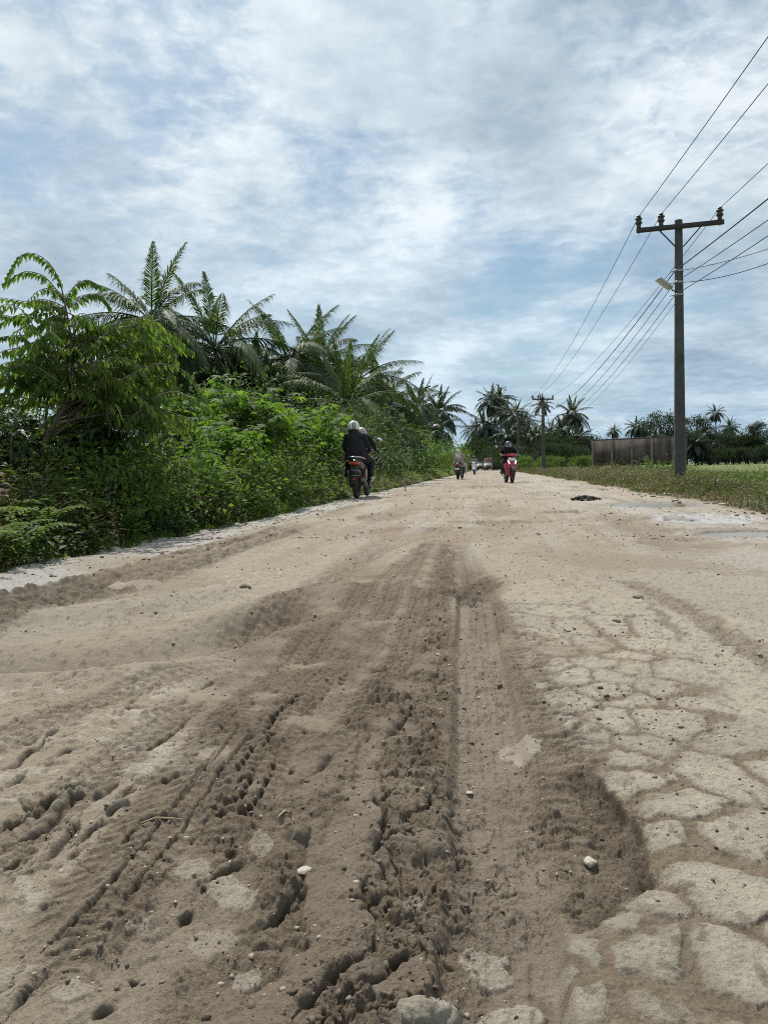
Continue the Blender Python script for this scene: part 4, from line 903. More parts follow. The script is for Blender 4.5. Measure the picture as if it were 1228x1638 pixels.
# --- far trees
def far_tree(seed, H=9, Rr=4, n=5200, ll=.38, clumps=30, low=.25):
    g = np.random.default_rng(seed); st, lf = MB(), MB(); tube(st, np.array([[0,0,-.2],[.1,0,H*.3],[.0,.1,H*.6]]), [.28,.2,.12], 7)
    for i in range(clumps):
        v = rdir(1,g)[0]; rr = g.uniform(.35,1)**.5; e = np.array([v[0]*Rr*rr, v[1]*Rr*rr, H*(low+(1-low)*.5)+v[2]*H*(1-low)*.46*rr]); cr_ = Rr*g.uniform(.22,.38)
        tube(st, np.array([[0,0,H*.3],[e[0]*.5,e[1]*.5,H*.35+(e[2]-H*.35)*.6],e]), [.12,.07,.03], 4)
        k = n//clumps; off = g.normal(size=(k,3))*np.array([cr_,cr_,cr_*.65])*.55; dd = unit(off+g.normal(size=(k,3))*cr_*.5)
        leaves(lf, e+off, dd, unit(UP+g.normal(size=(k,3))*.6), ll*g.uniform(.6,1.2,k), ll*.5, np.clip(g.uniform(.25,.7)+g.normal(size=k)*.08,0,1))
    return st.mesh('trunk'), lf.mesh('crown', False)
FT = [far_tree(251), far_tree(252,8,4.5,5200,.38,34,.1), far_tree(253,10,3.4,4800,.38,32,.3), far_tree(254,4.5,3.6,4600,.34,32,.02)]
GT = 'broadleaf trees of the far treelines'
for px, d, s, v, rz, lab in (
  (1060,172,1.38,0,0,'big round broadleaf tree rising highest behind the brick wall'),(1035,180,.95,1,1,'lower broadleaf tree left of the big round one behind the wall'),(1112,178,1.18,2,2,'dark broadleaf tree just right of the near utility pole'),(1135,170,1.02,1,3,'dark broadleaf tree below the highest palm at the field'),(1160,176,.85,0,4,'broadleaf tree under the loose crowned palm at the field'),(1182,170,.92,1,5,'broad dark tree in the middle of the treeline right of the pole'),(1208,168,.95,2,.5,'rounded tree near the right end of the treeline'),(1236,165,.92,1,1.5,'tree at the very right end of the treeline'),
  (962,200,.72,1,.3,'low tree over the left end of the brick wall'),(990,205,.78,3,.9,'spreading low tree above the middle of the brick wall'),
  (938,135,.85,3,2.2,'dark bushy tree between the grove and the brick wall'),(915,128,.92,3,3.2,'dark bushy tree at the foot of the full palm'),(888,122,.95,3,4.2,'bushy green tree right of the second pole'),(852,118,.98,3,5.2,'bushy green tree left of the second pole'),(826,126,1.0,3,.7,'dark bushy tree behind the red scooter'),(802,160,1.2,3,1.7,'dark tree behind the helmet of the rider on the red scooter'),(780,190,1.1,3,2.7,'dark tree beside the two vehicles at the end of the road'),
  (1098,168,1.0,1,1.3,'dark broadleaf tree directly behind the near utility pole'),(1122,165,.75,3,2.6,'dense low tree at the field edge right of the pole'),(1148,163,.8,3,.4,'dense low tree under the tall thin palm at the field'),(1172,162,.8,3,1.4,'dense low tree in the middle of the field edge'),(1196,160,.8,3,2.4,'dense low tree left of the rounded tree at the field edge'),(1222,158,.85,3,3.4,'dense low tree near the right border at the field edge'),
  (1012,190,.9,3,1.1,'low tree under the round headed palm behind the wall'),(1085,175,1.1,1,.1,'dark tree joining the big round tree to the pole'),
  (760,185,1.5,3,.5,'dense dark tree at the far left foot of the grove'),(793,172,1.7,3,1.9,'dense dark tree under the touching pair of palms'),(818,138,1.5,3,3.9,'dense dark tree left of the most distant pole'),(842,134,1.4,3,4.9,'dense dark tree in front of the brown roofed house'),(868,142,1.3,3,.9,'dense dark tree behind the second pole'),(900,140,1.5,3,2.9,'dense dark tree below the shorter palm at the grove end'),(926,138,1.35,3,5.9,'dense dark tree at the right corner of the grove'),
  (760,235,.9,1,.2,'hazy green tree closing the end of the road'),(747,245,.85,2,1.2,'hazy tree over the rider in beige at the end of the road'),(772,225,.8,0,3.2,'hazy tree just left of the dark grove'),(735,190,.75,1,2.2,'small hazy tree left of the rider in beige')):
    x, y = base(px,d); plant('broadleaf_tree', FT[v], x, y, rz, s, M_FAR, lab, 'tree', GT, 'trunk', 'crown', 0.0)
for px, d, s, rz, lab in ((875,92,.42,0,'low green bush at the foot of the second pole'),(845,100,.45,1,'low green bush left of the second pole'),(905,85,.36,2,'low green bush right of the second pole by the road'),(938,80,.36,3,'low green bush before the left end of the brick wall')):
    x, y = base(px,d); plant('low_bush', FT[3], x, y, rz, s, M_GREEN, lab, 'bush', 'low bushes by the second pole', z=0.0)

# ------------------------------------------------------------------ verge growth nobody could count
def stems_patch(mb, x, y, z, h, k, ll, ww, g, lean=.35, a0=.5, asd=.16, face=None):
    """weeds: each stem carries k leaves spiralling up it"""
    n = len(x); az = g.uniform(0,6.28,n); ln = g.uniform(0,lean,n); dx, dy = np.cos(az)*ln, np.sin(az)*ln
    base_a = np.clip(a0+g.normal(size=n)*asd,0,1)
    for j in range(k):
        t = (j+.6)/k; p = np.stack([x+dx*h*t*t, y+dy*h*t*t, z+h*t],-1); a = az+j*2.4+g.normal(size=n)*.4; e = g.uniform(-.25,.55,n)+.35*t
        leaves(mb, p, np.stack([np.cos(a),np.sin(a),e],-1), UP+g.normal(size=(n,3))*.3, ll*g.uniform(.65,1.2,n)*(1.1-.4*t), ll*ww*g.uniform(.7,1.2,n), np.clip(base_a+g.normal(size=n)*.07,0,1), .12, .2)
def grass_patch(mb, x, y, z, h, g, w=.008, a0=.5, bend=.5, asd=.18):
    n = len(x); az = g.uniform(0,6.28,n); dx, dy = np.cos(az), np.sin(az); b = g.uniform(.1,1,n)*bend; h = h*g.uniform(.6,1.2,n)
    sx, sy = -dy*w, dx*w; v0 = np.stack([x-sx,y-sy,z],-1); v1 = np.stack([x+sx,y+sy,z],-1)
    m_ = np.stack([x+dx*h*b*.3,y+dy*h*b*.3,z+h*.6],-1); s_ = np.stack([sx,sy,0*sx],-1)*.8; t = np.stack([x+dx*h*b,y+dy*h*b,z+h*(1-.35*b)],-1)
    V = np.stack([v0,v1,m_-s_,m_+s_,t],1).reshape(-1,3); k = np.arange(n)[:,None]*5; a = np.repeat(np.clip(a0+g.normal(size=n)*asd,0,1),5)
    mb.add(V, k+np.array([[0,1,3,2]]), a); mb.add(V, k+np.array([[2,3,4]]), a)
def strip(side, l0, l1, o0, o1, n, g, pw=1.0):
    lon = g.uniform(l0,l1,n); o = o0+(o1-o0)*g.uniform(0,1,n)**pw
    lat = edge_l(lon)-o if side < 0 else edge_r(lon)+o
    x, y = xy(lat, lon); return x, y, zats(x,y), lon, o
g = np.random.default_rng(77)
wl, wb, wd_, wr_ = MB(), MB(), MB(), MB()
def hprof(o): return .10+.62*np.clip(o/1.3,0,1)**.8
for l0, l1, n, ll, k in ((3.0,6,2300,.085,10),(6,10,2500,.085,10),(10,18,2600,.10,9),(18,34,2000,.15,7),(34,60,1400,.22,6),(60,110,900,.34,5)):
    x,y,z,lon,o = strip(-1,l0,l1,.02,2.6,n,g,.85); h = hprof(o)*g.uniform(.55,1.25,n)*(1+.35*perlin(lon*.9,o*2,3)); pz = perlin(x*.7,y*.7,4)+.5*perlin(x*1.9,y*1.9,5)
    red = (pz > -.18)&(lon<8.8)&(lon>3.5)&(o<2.2); drk = (~red)&(pz < -.30)&(lon<12); li = ~(red|drk)
    for m_, mb_, a0 in ((red,wr_,.45),(drk,wd_,.5),(li,wl,.55)):
        if m_.any(): stems_patch(mb_, x[m_],y[m_],z[m_],h[m_],k,ll*(1.0 if mb_ is not wd_ else 1.1),.36,g,.5,a0+.15)
# ferny tufts and grass in the strip
for l0,l1,n in ((3.2,9,2600),(9,20,3200),(20,45,2600),(45,90,1200)):
    x,y,z,lon,o = strip(-1,l0,l1,-.02,1.6,n,g,1.4); grass_patch(wl, x,y,z,(.06+.35*np.clip(o,0,1))*(1+.2*g.normal(size=n)), g, .004+.0003*lon, .42, .9)
for l0,l1,n in ((12,28,1500),(28,60,1200)):
    x,y,z,lon,o = strip(-1,l0,l1,.0,1.1,n,g,1.0); stems_patch(wr_, x,y,z,hprof(o)*.8,6,.09+.002*lon,.3,g,.5,.75,.12)
for i in range(70):
    lon = g.uniform(3.4,14); o = g.uniform(.1,1.5); x, y = xy(float(edge_l(np.array([lon]))[0])-o, lon); h = float(hprof(o))*g.uniform(.6,1.3); a0 = g.uniform(.4,.9)
    for j in range(7):
        az = g.uniform(0,6.28); P = curve((x,y,.02+h*.4),(math.cos(az)*.6,math.sin(az)*.6,1), .4*g.uniform(.7,1.3), 4.0, 7); t = np.linspace(.1,1,13); Q = along(P,t); T = tang(P,t); s = unit(np.cross(T,UP)); tube(wl, P, .002, 3, .4, 0, False)
        for sg in (-1,1): leaves(wl, Q, s*sg+T*.3+np.array([0,0,-.2]), UP+g.normal(size=(13,3))*.2, .085*np.sin(t*2.6+.4), .026, np.clip(a0+g.normal(size=13)*.06,0,1))
for nm, mb_, m_, lab in (('green_weeds',wl,M_GREEN,'mixed green weeds, ferns and grass along the left verge'),('reddish_weeds',wr_,M_BROWNG,'reddish brown leafy weeds in the near left verge'),('dark_weeds',wd_,M_DARKG,'dark shaded weeds low in the near left verge')):
    o = mb_.obj(nm, m_, None, False); tag(o, lab, 'weeds', None, 'stuff')
# right verge
vg, vb, vf = MB(), MB(), MB(); M_OLIV = leafmat('olive_grass', [(0,(.04,.05,.02)),(.5,(.09,.115,.04)),(1,(.17,.19,.075))], .55, .3, 1.2)
for l0,l1,n in ((5.5,14,9000),(14,28,9000),(28,55,6000),(55,110,3500)):
    x,y,z,lon,o = strip(1,l0,l1,.02,4.5,n,g,.8); pk = (np.hypot(x-8.0,y-19.2)>1.0)|(y>20.1); x,y,z,lon,o = x[pk],y[pk],z[pk],lon[pk],o[pk]; tall = .07+.15*np.clip(o,0,1)*(.4+1.2*np.clip(perlin(x*.6,y*.6,8)+.4,0,1)); dry = perlin(x*.8,y*.8,9)+.4*perlin(x*2.3,y*2.3,10) > -.08
    for m_, mb_ in ((dry,vb),(~dry,vg)): grass_patch(mb_, x[m_],y[m_],z[m_],tall[m_]*(1+.01*lon[m_]), g, .004+.00045*lon[m_].mean(), .55, 1.0)
for l0,l1,n,ll in ((6,14,1500,.055),(14,28,1600,.075),(28,60,1200,.11)):
    x,y,z,lon,o = strip(1,l0,l1,.05,4.0,n,g,.8); pk = (np.hypot(x-8.0,y-19.2)>1.0)|(y>20.1); x,y,z,lon,o = x[pk],y[pk],z[pk],lon[pk],o[pk]; dry = perlin(x*.8,y*.8,9)+.4*perlin(x*2.3,y*2.3,10) > -.05
    for m_, mb_ in ((dry,vb),(~dry,vg)): stems_patch(mb_, x[m_],y[m_],z[m_],(.08+.20*np.clip(o[m_]/1.5,0,1)*g.uniform(.5,1.4,m_.sum())),6,ll,.36,g,.5,.55)
for i in range(90):
    lon = 7+45*g.uniform()**1.5; o_ = g.uniform(.15,3.2); n_ = 14; x, y = xy(float(edge_r(np.array([lon]))[0])+o_+g.normal(size=n_)*.16, lon+g.normal(size=n_)*.18)
    if np.hypot(x.mean()-8.0,y.mean()-19.0) < 1.1: continue
    stems_patch(vb if i%2 else vg, x, y, zats(x,y), g.uniform(.22,.5,n_), 8, .06+.0016*lon, .34, g, .6, .55)
# field grass
x,y,z,lon,o = strip(1,8,45,4.2,26,16000,g,1.0); grass_patch(vf, x,y,z,.09+0*o, g, .012, .62, .8)
for nm, mb_, m_, lab in (('verge_grass',vg,M_OLIV,'green grass and low weeds on the right verge and field'),('dry_weeds',vb,M_BROWNG,'dry brownish weeds on the right verge')):
    o_ = mb_.obj(nm, m_, None, False); tag(o_, lab, 'grass', None, 'stuff')
o_ = vf.obj('field_grass', leafmat('field_grass_blade', [(0,(.10,.12,.04)),(1,(.26,.27,.10))], .6, .3, 1.2), None, False); tag(o_, 'short yellowish green grass of the open field on the right', 'grass', None, 'stuff')
LOWB = [bush(261,.55,.9,900,.085,.5,22,.6), bush(262,.5,1.0,900,.085,.5,22,.5)]
for px, d, s, v, rz, m_, lab in ((1125,17.5,.62,0,0,M_GREEN,'low green bush just right of the pole foot'),(1150,16.5,.55,1,1,M_DARKG,'dark low bush second to the right of the pole foot'),(1185,15.5,.62,0,2,M_GREEN,'low leafy bush at the field edge, between the pole and the right border'),(1215,14.8,.60,1,3,M_BRIGHT,'bright green creeper mound near the right border'),(1245,15.5,.60,0,4,M_BRIGHT,'bright green mound at the right border'),(1060,27,1.2,1,5,M_GREEN,'low green bush in front of the brick wall left of the pole'),(1005,33,1.1,0,1,M_BROWNG,'dry brown bush in front of the middle of the brick wall'),(965,38,1.2,1,2,M_BROWNG,'dry brown bush before the left half of the brick wall')):
    x, y = base(px,d); plant('low_bush', LOWB[v], x, y, rz, s, m_, lab, 'bush', 'low bushes on the right verge')
# ------------------------------------------------------------------ poles and lines
M_CONC = simple('weathered_concrete', (.085,.085,.080), .85, 0, .22, 4, .35, dirt=((.03,.028,.026), .6))
M_STEEL = simple('rusty_steel', (.055,.050,.048), .6, .5, .25, 8, .2)
M_INS = simple('brown_porcelain', (.045,.034,.030), .3, 0, .15, 6)
M_LAMPW = simple('lamp_housing', (.42,.43,.40), .5, 0, .1, 6)
M_WIRE = simple('black_cable', (.020,.020,.022), .6, 0, .1, 4)
M_GALV = simple('galvanised_band', (.32,.32,.31), .45, .7, .15, 10)
POLES = []
def lathe(mb, c, prof, n=12, a=.5, rot=None):
    prof = np.array(prof,float); th = np.arange(n)*2*math.pi/n
    V = np.stack([prof[:,0:1]*np.cos(th), prof[:,0:1]*np.sin(th), np.repeat(prof[:,1:2],n,1)],-1).reshape(-1,3)
    if rot is not None: V = V@np.asarray(rot).T
    k = len(prof); i = np.arange(k-1)[:,None]*n; j = np.arange(n)[None,:]; j2 = (j+1)%n
    mb.add(V+np.asarray(c,float), np.stack([i+j,i+j2,i+n+j2,i+n+j],-1).reshape(-1,4), a)
    mb.add(V[:n]+np.asarray(c,float), [list(range(n))[::-1]], a); mb.add(V[-n:]+np.asarray(c,float), [list(range(n))], a)
def utility_pole(x, y, H, lab, lean, lamp=True, r=.155, tilt=R(2.0), arm=1.1):
    gz = float(zat(x,y)); o = empty('utility_pole', (x,y,gz), -RTH); tag(o, lab, 'utility pole', 'utility poles on the right of the road')
    mb = MB(); P = np.array([[lean*t*H,0,t*H-.15] for t in np.linspace(0,1,14)]); tube(mb, P, np.linspace(r,r*.62,14), 14); top = P[-1]
    mb.obj('shaft', M_CONC, o)
    rt = roty(-tilt); az = top[2]-.20; cx = top[0]
    mb = MB(); box(mb, (cx,-.14,az), (arm*2,.085,.12), rt, bev=.008); mb.obj('crossarm', M_STEEL, o)
    for s in (-1,1):
        mb = MB(); e = rt@np.array([s*.52,0,-.06])+np.array([cx,-.15,az]); tube(mb, [[cx+s*r*.6,-.10,az-.52],e], .018, 6); mb.obj('brace', M_STEEL, o)
    pins = []
    for u in (-1.04*arm/1.1, -.47*arm/1.1, 1.0*arm/1.1):
        p = rt@np.array([u,0,.06])+np.array([cx,-.14,az]); mb = MB()
        lathe(mb, p, [(.012,-.16),(.018,-.02),(.055,0),(.060,.03),(.052,.05),(.068,.10),(.092,.115),(.088,.15),(.062,.18),(.070,.215),(.095,.225),(.092,.25),(.045,.265),(.045,.285),(.062,.295),(.055,.315),(.012,.32)], 12)
        mb.obj('insulator', M_INS, o); pins.append(p+np.array([0,0,.30]))
    bands = []
    for dz in (-1.32,-1.62,-1.95):
        z_ = top[2]+dz; rr = np.interp(z_/H,[0,1],[r,r*.62])+.008; mb = MB(); cc = lean*z_
        lathe(mb, (cc,0,z_), [(rr,-.03),(rr,.03),(rr-.01,.031)], 14); tube(mb, [[cc-rr,0,z_],[cc-rr-.12,0,z_-.02]], .012, 5); mb.obj('band', M_GALV, o); bands.append(np.array([cc-rr*.9,-.02,z_]))
    if lamp:
        z_ = top[2]-1.72; lm = MB(); cc = lean*z_; tube(lm, [[cc-.09,0,z_-.12],[cc-.16,-.04,z_-.12],[cc-.22,-.08,z_-.06]], .02, 6); la = lm.obj('lamp_arm', M_GALV, o)
        lm = MB(); rr = rotz(R(18))@roty(R(33)); box(lm, (cc-.40,-.10,z_+.07), (.46,.24,.075), rr, bev=.018); hd = lm.obj('lamp_head', M_LAMPW, la)
        lm = MB(); box(lm, np.array([cc-.40,-.10,z_+.07])+rr@np.array([-.02,0,-.040]), (.36,.18,.012), rr, bev=.004); lm.obj('lens', simple('lamp_lens',(.5,.5,.46),.25), hd)
    w_ = lambda p: np.array([x,y,gz])+rotz(-RTH)@np.asarray(p)
    POLES.append(([w_(p) for p in pins],[w_(p) for p in bands])); return o
c1 = at(1087,775,20.0)
H1 = at(1086,343,20.0)[2]-float(zat(c1[0],c1[1]))
LT, LN = latlon(c1[0],c1[1])
x0,y0 = xy(LT+.3, LN-46)
utility_pole(x0,y0,H1-.35,'concrete utility pole standing behind the camera',.0,False)
utility_pole(c1[0],c1[1],H1,'tall dark concrete utility pole with a lamp, nearest pole on the right verge',-.004)
c2 = at(869,752,70.0); utility_pole(c2[0],c2[1],at(869,633,70)[2],'second concrete utility pole, standing out against the dark palm grove',.0,True,.20,R(-1.5),1.0)
c3_ = at(829,750,112.0); utility_pole(c3_[0],c3_[1],at(829,655,112)[2],'most distant utility pole with a short crossarm above the red scooter',.0,False,.17,R(1),1.1)
def wire(pts, sags, rad, name, lab, cat='cable', group='lines between the utility poles'):
    mb = MB()
    for a, b, sg in zip(pts[:-1],pts[1:],sags):
        t = np.linspace(0,1,40); P = np.asarray(a)+(np.asarray(b)-np.asarray(a))*t[:,None]; P[:,2] -= 4*sg*t*(1-t); tube(mb, P, rad, 5, .5, 0, False)
    o = mb.obj(name, M_WIRE); tag(o, lab, cat, group)
for k, wd in ((0,'left end'),(1,'middle'),(2,'right end')):
    wire([P_[0][k] for P_ in POLES], (.55,.75,.5), .0085, 'power_line', 'thin power line on the insulator at the %s of each crossarm' % wd, 'power line')
wire([P_[1][0] for P_ in POLES], (.75,1.0,.6), .014, 'cable', 'thickest black cable clamped to the poles at the top band')
wire([P_[1][1] for P_ in POLES], (.9,1.25,.6), .009, 'cable', 'thin black cable at the middle band beside the lamp')
wire([P_[1][2] for P_ in POLES], (.8,1.35,.6), .009, 'cable', 'thin black cable at the lowest band of the poles')
wire([POLES[1][1][2]+np.array([.2,0,.04]), POLES[2][1][2]+np.array([0,0,-.3])], (1.5,), .006, 'cable', 'thinnest cable sagging lowest between the two nearer poles')
hx = at(1420,250,15.5)
wire([POLES[1][1][0]+np.array([.25,0,.02]), at(1500,278,14)], (.25,), .009, 'cable', 'service cable leaving the nearest pole to the right at the top band')
wire([POLES[1][1][1]+np.array([.25,0,.0]), at(1500,268,14)], (.45,), .009, 'cable', 'service cable leaving the nearest pole to the right at the lamp')
def lamp_post():
    b = at(684,752,60.0); t = at(675,622,60.0); o = empty('street_lamp',(b[0],b[1],0)); tag(o,'thin grey roadside lamp post among the shrubs on the left','street lamp')
    mb = MB(); e = np.array([t[0]-b[0],0,t[2]]); tube(mb, [[0,0,-.1],e*.5,e], [.07,.06,.045], 8); mb.obj('post', M_CONC, o)
    mb = MB(); tube(mb, [e-np.array([.0,0,.05]),e+np.array([-.18,0,-.3]),e+np.array([-.22,0,-.8])], .03, 6); tube(mb, [e+np.array([-.15,0,-.2]),e+np.array([.35,0,.08])], .035, 6); mb.obj('arm', M_STEEL, o)
    mb = MB(); box(mb, e+np.array([.42,0,.13]), (.55,.24,.10), roty(R(-14)), bev=.03); mb.obj('lamp_head', M_STEEL, o)
lamp_post()

# ------------------------------------------------------------------ wall, houses, fence posts
def wallmat():
    m, nt, out = mat('old_brick_wall'); L = nt.links.new; b = nd(nt,'ShaderNodeBsdfPrincipled',i_Roughness=.9); tc = nd(nt,'ShaderNodeTexCoord')
    br = nd(nt,'ShaderNodeTexBrick'); br.inputs['Scale'].default_value = 1; br.inputs['Brick Width'].default_value=.22; br.inputs['Row Height'].default_value=.075; br.inputs['Mortar Size'].default_value=.012
    br.inputs['Color1'].default_value=(.115,.078,.064,1); br.inputs['Color2'].default_value=(.15,.105,.085,1); br.inputs['Mortar'].default_value=(.16,.14,.125,1)
    sp = nd(nt,'ShaderNodeSeparateXYZ'); L(tc.outputs['Object'],sp.inputs[0]); cb = nd(nt,'ShaderNodeCombineXYZ'); L(sp.outputs[0],cb.inputs[0]); L(sp.outputs[2],cb.inputs[1]); L(cb.outputs[0],br.inputs['Vector'])
    n = nd(nt,'ShaderNodeTexNoise',i_Scale=.7,i_Detail=8.0,i_Roughness=.7); mp = nd(nt,'ShaderNodeMapping'); mp.inputs['Scale'].default_value=(2.2,1,.35); L(tc.outputs['Object'],mp.inputs[0]); L(mp.outputs[0],n.inputs['Vector'])
    r = ramp(nt,[(.38,(1,1,1)),(.62,(.30,.30,.30))]); L(n.outputs['Fac'],r.inputs['Fac']); mx = nd(nt,'ShaderNodeMix',data_type='RGBA',blend_type='MULTIPLY',_0=1.0); L(br.outputs['Color'],mx.inputs[6]); L(r.outputs[0],mx.inputs[7]); L(mx.outputs[2],b.inputs['Base Color']); L(b.outputs[0],out.inputs[0]); return m
def brick_wall():
    D = 72.0; a = at(947,750,D+3); b = at(1098,748,D-2); h = at(1020,701,D)[2]+.05; v = np.array([b[0]-a[0],b[1]-a[1]]); L_ = math.hypot(*v)
    o = empty('brick_wall',(a[0],a[1],-.1),math.atan2(v[1],v[0])); tag(o,'long unplastered red brick wall with concrete columns in the grass','wall')
    mb = MB(); box(mb,(L_/2,0,h/2+.25),(L_,.13,h-.50)); mb.obj('brickwork', wallmat(), o, False)
    mb = MB(); box(mb,(L_/2,0,.10),(L_+.1,.20,.42),bev=.02); mb.obj('plinth', M_CONC, o, False)
    mb = MB(); box(mb,(L_/2,0,h+.06),(L_+.2,.20,.14),bev=.02); mb.obj('coping', M_CONC, o, False)
    cm = simple('column_concrete',(.20,.18,.155),.9,0,.25,2,.2,dirt=((.05,.045,.04),.7))
    for k in range(6):
        mb = MB(); box(mb,(.1+k*(L_-.2)/4.6,-.07,h/2-.05),(.22,.26,h+.02+.05*(k%2)),bev=.02)
        if .1+k*(L_-.2)/4.6 < L_: mb.obj('column', cm, o, False)
brick_wall()
def house(px, d, wd, h, rh, rz, rc, wc, lab):
    p = at(px,750,d); o = empty('house',(p[0],p[1],0),rz); tag(o,lab,'house'); mb = MB(); box(mb,(0,0,h/2),(wd,wd*.8,h),bev=.03); wl_ = mb.obj('wall', simple('house_plaster',wc,.9,0,.15,1.5), o, False)
    mb = MB(); V = []; e = .5; x_, y_ = wd/2+e, wd*.4+e
    mb.add([[-x_,-y_,h],[x_,-y_,h],[x_,y_,h],[-x_,y_,h],[-x_*.75,0,h+rh],[x_*.75,0,h+rh],[-x_,-y_,h-.12],[x_,-y_,h-.12],[x_,y_,h-.12],[-x_,y_,h-.12]],[[0,1,5,4],[2,3,4,5],[6,7,1,0],[7,8,2,1],[8,9,3,2],[9,6,0,3]]); mb.add([[-x_,-y_,h],[-x_,y_,h],[-x_*.75,0,h+rh],[x_,-y_,h],[x_,y_,h],[x_*.75,0,h+rh]],[[1,0,2],[3,4,5]])
    mb.obj('roof', simple('roof_tiles',rc,.8,0,.25,3,.3), o, False)
    for s in (-1,1):
        mb = MB(); box(mb,(s*wd*.25,-wd*.4-.02,h*.55),(wd*.16,.08,h*.4)); f = mb.obj('window', simple('window_frame',(.3,.28,.25),.6), o, False); mb = MB(); box(mb,(s*wd*.25,-wd*.4-.065,h*.55),(wd*.13,.01,h*.34)); mb.obj('pane', simple('dark_glass',(.03,.04,.05),.1), f, False)
    mb = MB(); box(mb,(0,-wd*.4-.02,1.0),(.9,.08,2.0)); mb.obj('door', simple('wood_door',(.10,.06,.035),.6), o, False)
house(864,150,7,4.2,2.2,.3,(.20,.125,.085),(.30,.25,.2),'house with a brown hipped roof among the dark palms')
house(750,185,4,1.9,.9,.2,(.36,.40,.36),(.3,.3,.28),'small hut with a pale roof at the end of the road')
M_POST = simple('grey_wood_post',(.13,.115,.095),.9,0,.25,6,.4)
for px, top, d, lean, lab in ((1034,729,34,.02,'thick wooden fence post standing before the brick wall'),(929,742,46,-.03,'thin leaning fence post left of the brick wall'),(947,744,44,.03,'short fence post at the left corner of the brick wall'),(985,742,40,.05,'thin fence stake in the weeds before the second wall column')):
    p = at(px,765,d); h = at(px,top,d)[2]; o = empty('fence_post',(p[0],p[1],0)); tag(o,lab,'fence post','old fence posts before the wall'); mb = MB(); r_ = .085 if 'thick' in lab else .045
    tube(mb,[[0,0,-.1],[lean*h*.5,.01,h*.5],[lean*h,0,h-.03],[lean*h+.01,0,h]],[r_*1.1,r_,r_*.95,r_*.6],8); mb.obj('stake',M_POST,o)
    mb = MB(); tube(mb,[[lean*h*.7-r_-.02,-.02,h*.7],[lean*h*.7+r_+.02,-.03,h*.72]],.012,5); mb.obj('wire_tie',M_STEEL,o)

# ------------------------------------------------------------------ litter of the road
def rock(mb, c, s, seed, flat=.6, sub=2, a=.5):
    me = bpy.data.meshes.new('t'); import bmesh; bm = bmesh.new(); bmesh.ops.create_icosphere(bm, subdivisions=sub, radius=1); V = np.array([v.co for v in bm.verts]); F = np.array([[v.index for v in f.verts] for f in bm.faces]); bm.free(); bpy.data.meshes.remove(me)
    g = np.random.default_rng(seed)
    for _ in range(7):
        n_ = rdir(1,g)[0]; d_ = g.uniform(.5,.85); k = V@n_; V = V-np.maximum(k-d_,0)[:,None]*n_*.85
    V = V*(1+.06*g.normal(size=(len(V),1))*.5); V = V*np.array([g.uniform(.8,1.2),g.uniform(.8,1.2),flat])*s; V = V@rotz(g.uniform(0,6)).T
    mb.add(V+np.asarray(c), F, a)
M_STONE = simple('pale_limestone',(.50,.46,.39),.85,0,.12,40,.5,dirt=((.20,.155,.11),.7))
M_STONED = simple('brown_stone',(.20,.165,.125),.9,0,.2,40,.5)
for k,(px,py,s,f,lab) in enumerate(((945,1381,.0135,.62,'white half buried pebble on the smooth wheel track below the hole in the slabs'),(750,1268,.006,.3,'small pale stone at the upper end of the wet wheel track'),(488,1393,.011,.35,'pale stone chip at the left foot of the mud lump'),(985,994,.018,.55,'small dark clod lying on the cracked slabs'),(392,940,.035,.5,'dark clod lying on the pale road left of the middle'),(1020,955,.02,.5,'small dark stone beside the brown track on the right'))):
    p = zg(px,py); mb = MB(); rock(mb,(0,0,s*f*.12),s,400+k,f,3); o = mb.obj('stone', M_STONED if 'dark' in lab.split()[0:2] else M_STONE, None, True, (p[0],p[1],p[2])); tag(o,lab,'stone','single stones on the road')
gm = MB(); g = np.random.default_rng(99)
import bmesh as _b
_bm = _b.new(); _b.ops.create_icosphere(_bm, subdivisions=1, radius=1); _V = np.array([v.co for v in _bm.verts]); _F = np.array([[v.index for v in f.verts] for f in _bm.faces]); _bm.free()
def gravel(n, l0, l1, o0, o1, smin, smax, msk=None):
    lon = l0+(l1-l0)*g.uniform(0,1,n)**1.6; lat = g.uniform(o0,o1,n); x,y = xy(lat,lon); k = perlin(x*2,y*2,15)+.5*perlin(x*6,y*6,16) > -.1
    x,y = x[k],y[k]; n = len(x); s = smin+(smax-smin)*g.uniform(0,1,n)**3.5; s *= (1+lon[k]*.03); z = zats(x,y)
    V = _V[None]*(1+.22*g.normal(size=(n,len(_V),1)))*s[:,None,None]*np.stack([g.uniform(.7,1.3,n),g.uniform(.7,1.3,n),g.uniform(.4,.8,n)],-1)[:,None,:]
    V += np.stack([x,y,z+s*.15],-1)[:,None,:]; gm.add(V.reshape(-1,3),(np.arange(n)[:,None,None]*len(_V)+_F[None]).reshape(-1,3),np.repeat(g.uniform(0,1,n),len(_V)))
gravel(4500,.75,2.6,-.9,.9,.0008,.0042); gravel(2500,.75,3.2,.2,1.5,.0007,.003); gravel(2600,1.6,7,-.2,2.9,.0015,.007); gravel(2600,2.5,10,-2.9,.4,.002,.008); gravel(3500,6,30,-2.8,3.2,.004,.014); gravel(600,5,25,2.6,3.8,.006,.03); gravel(500,4,20,-3.0,-2.3,.004,.015)
def gravmat():
    m, nt, out = mat('loose_grit'); L = nt.links.new; b = nd(nt,'ShaderNodeBsdfPrincipled',i_Roughness=.9); a = nd(nt,'ShaderNodeAttribute',attribute_name='v'); r = ramp(nt,[(0,(.07,.055,.04)),(.45,(.16,.125,.09)),(.6,(.30,.25,.19)),(1,(.45,.39,.31))]); L(a.outputs['Fac'],r.inputs['Fac']); L(r.outputs[0],b.inputs['Base Color']); L(b.outputs[0],out.inputs[0]); return m
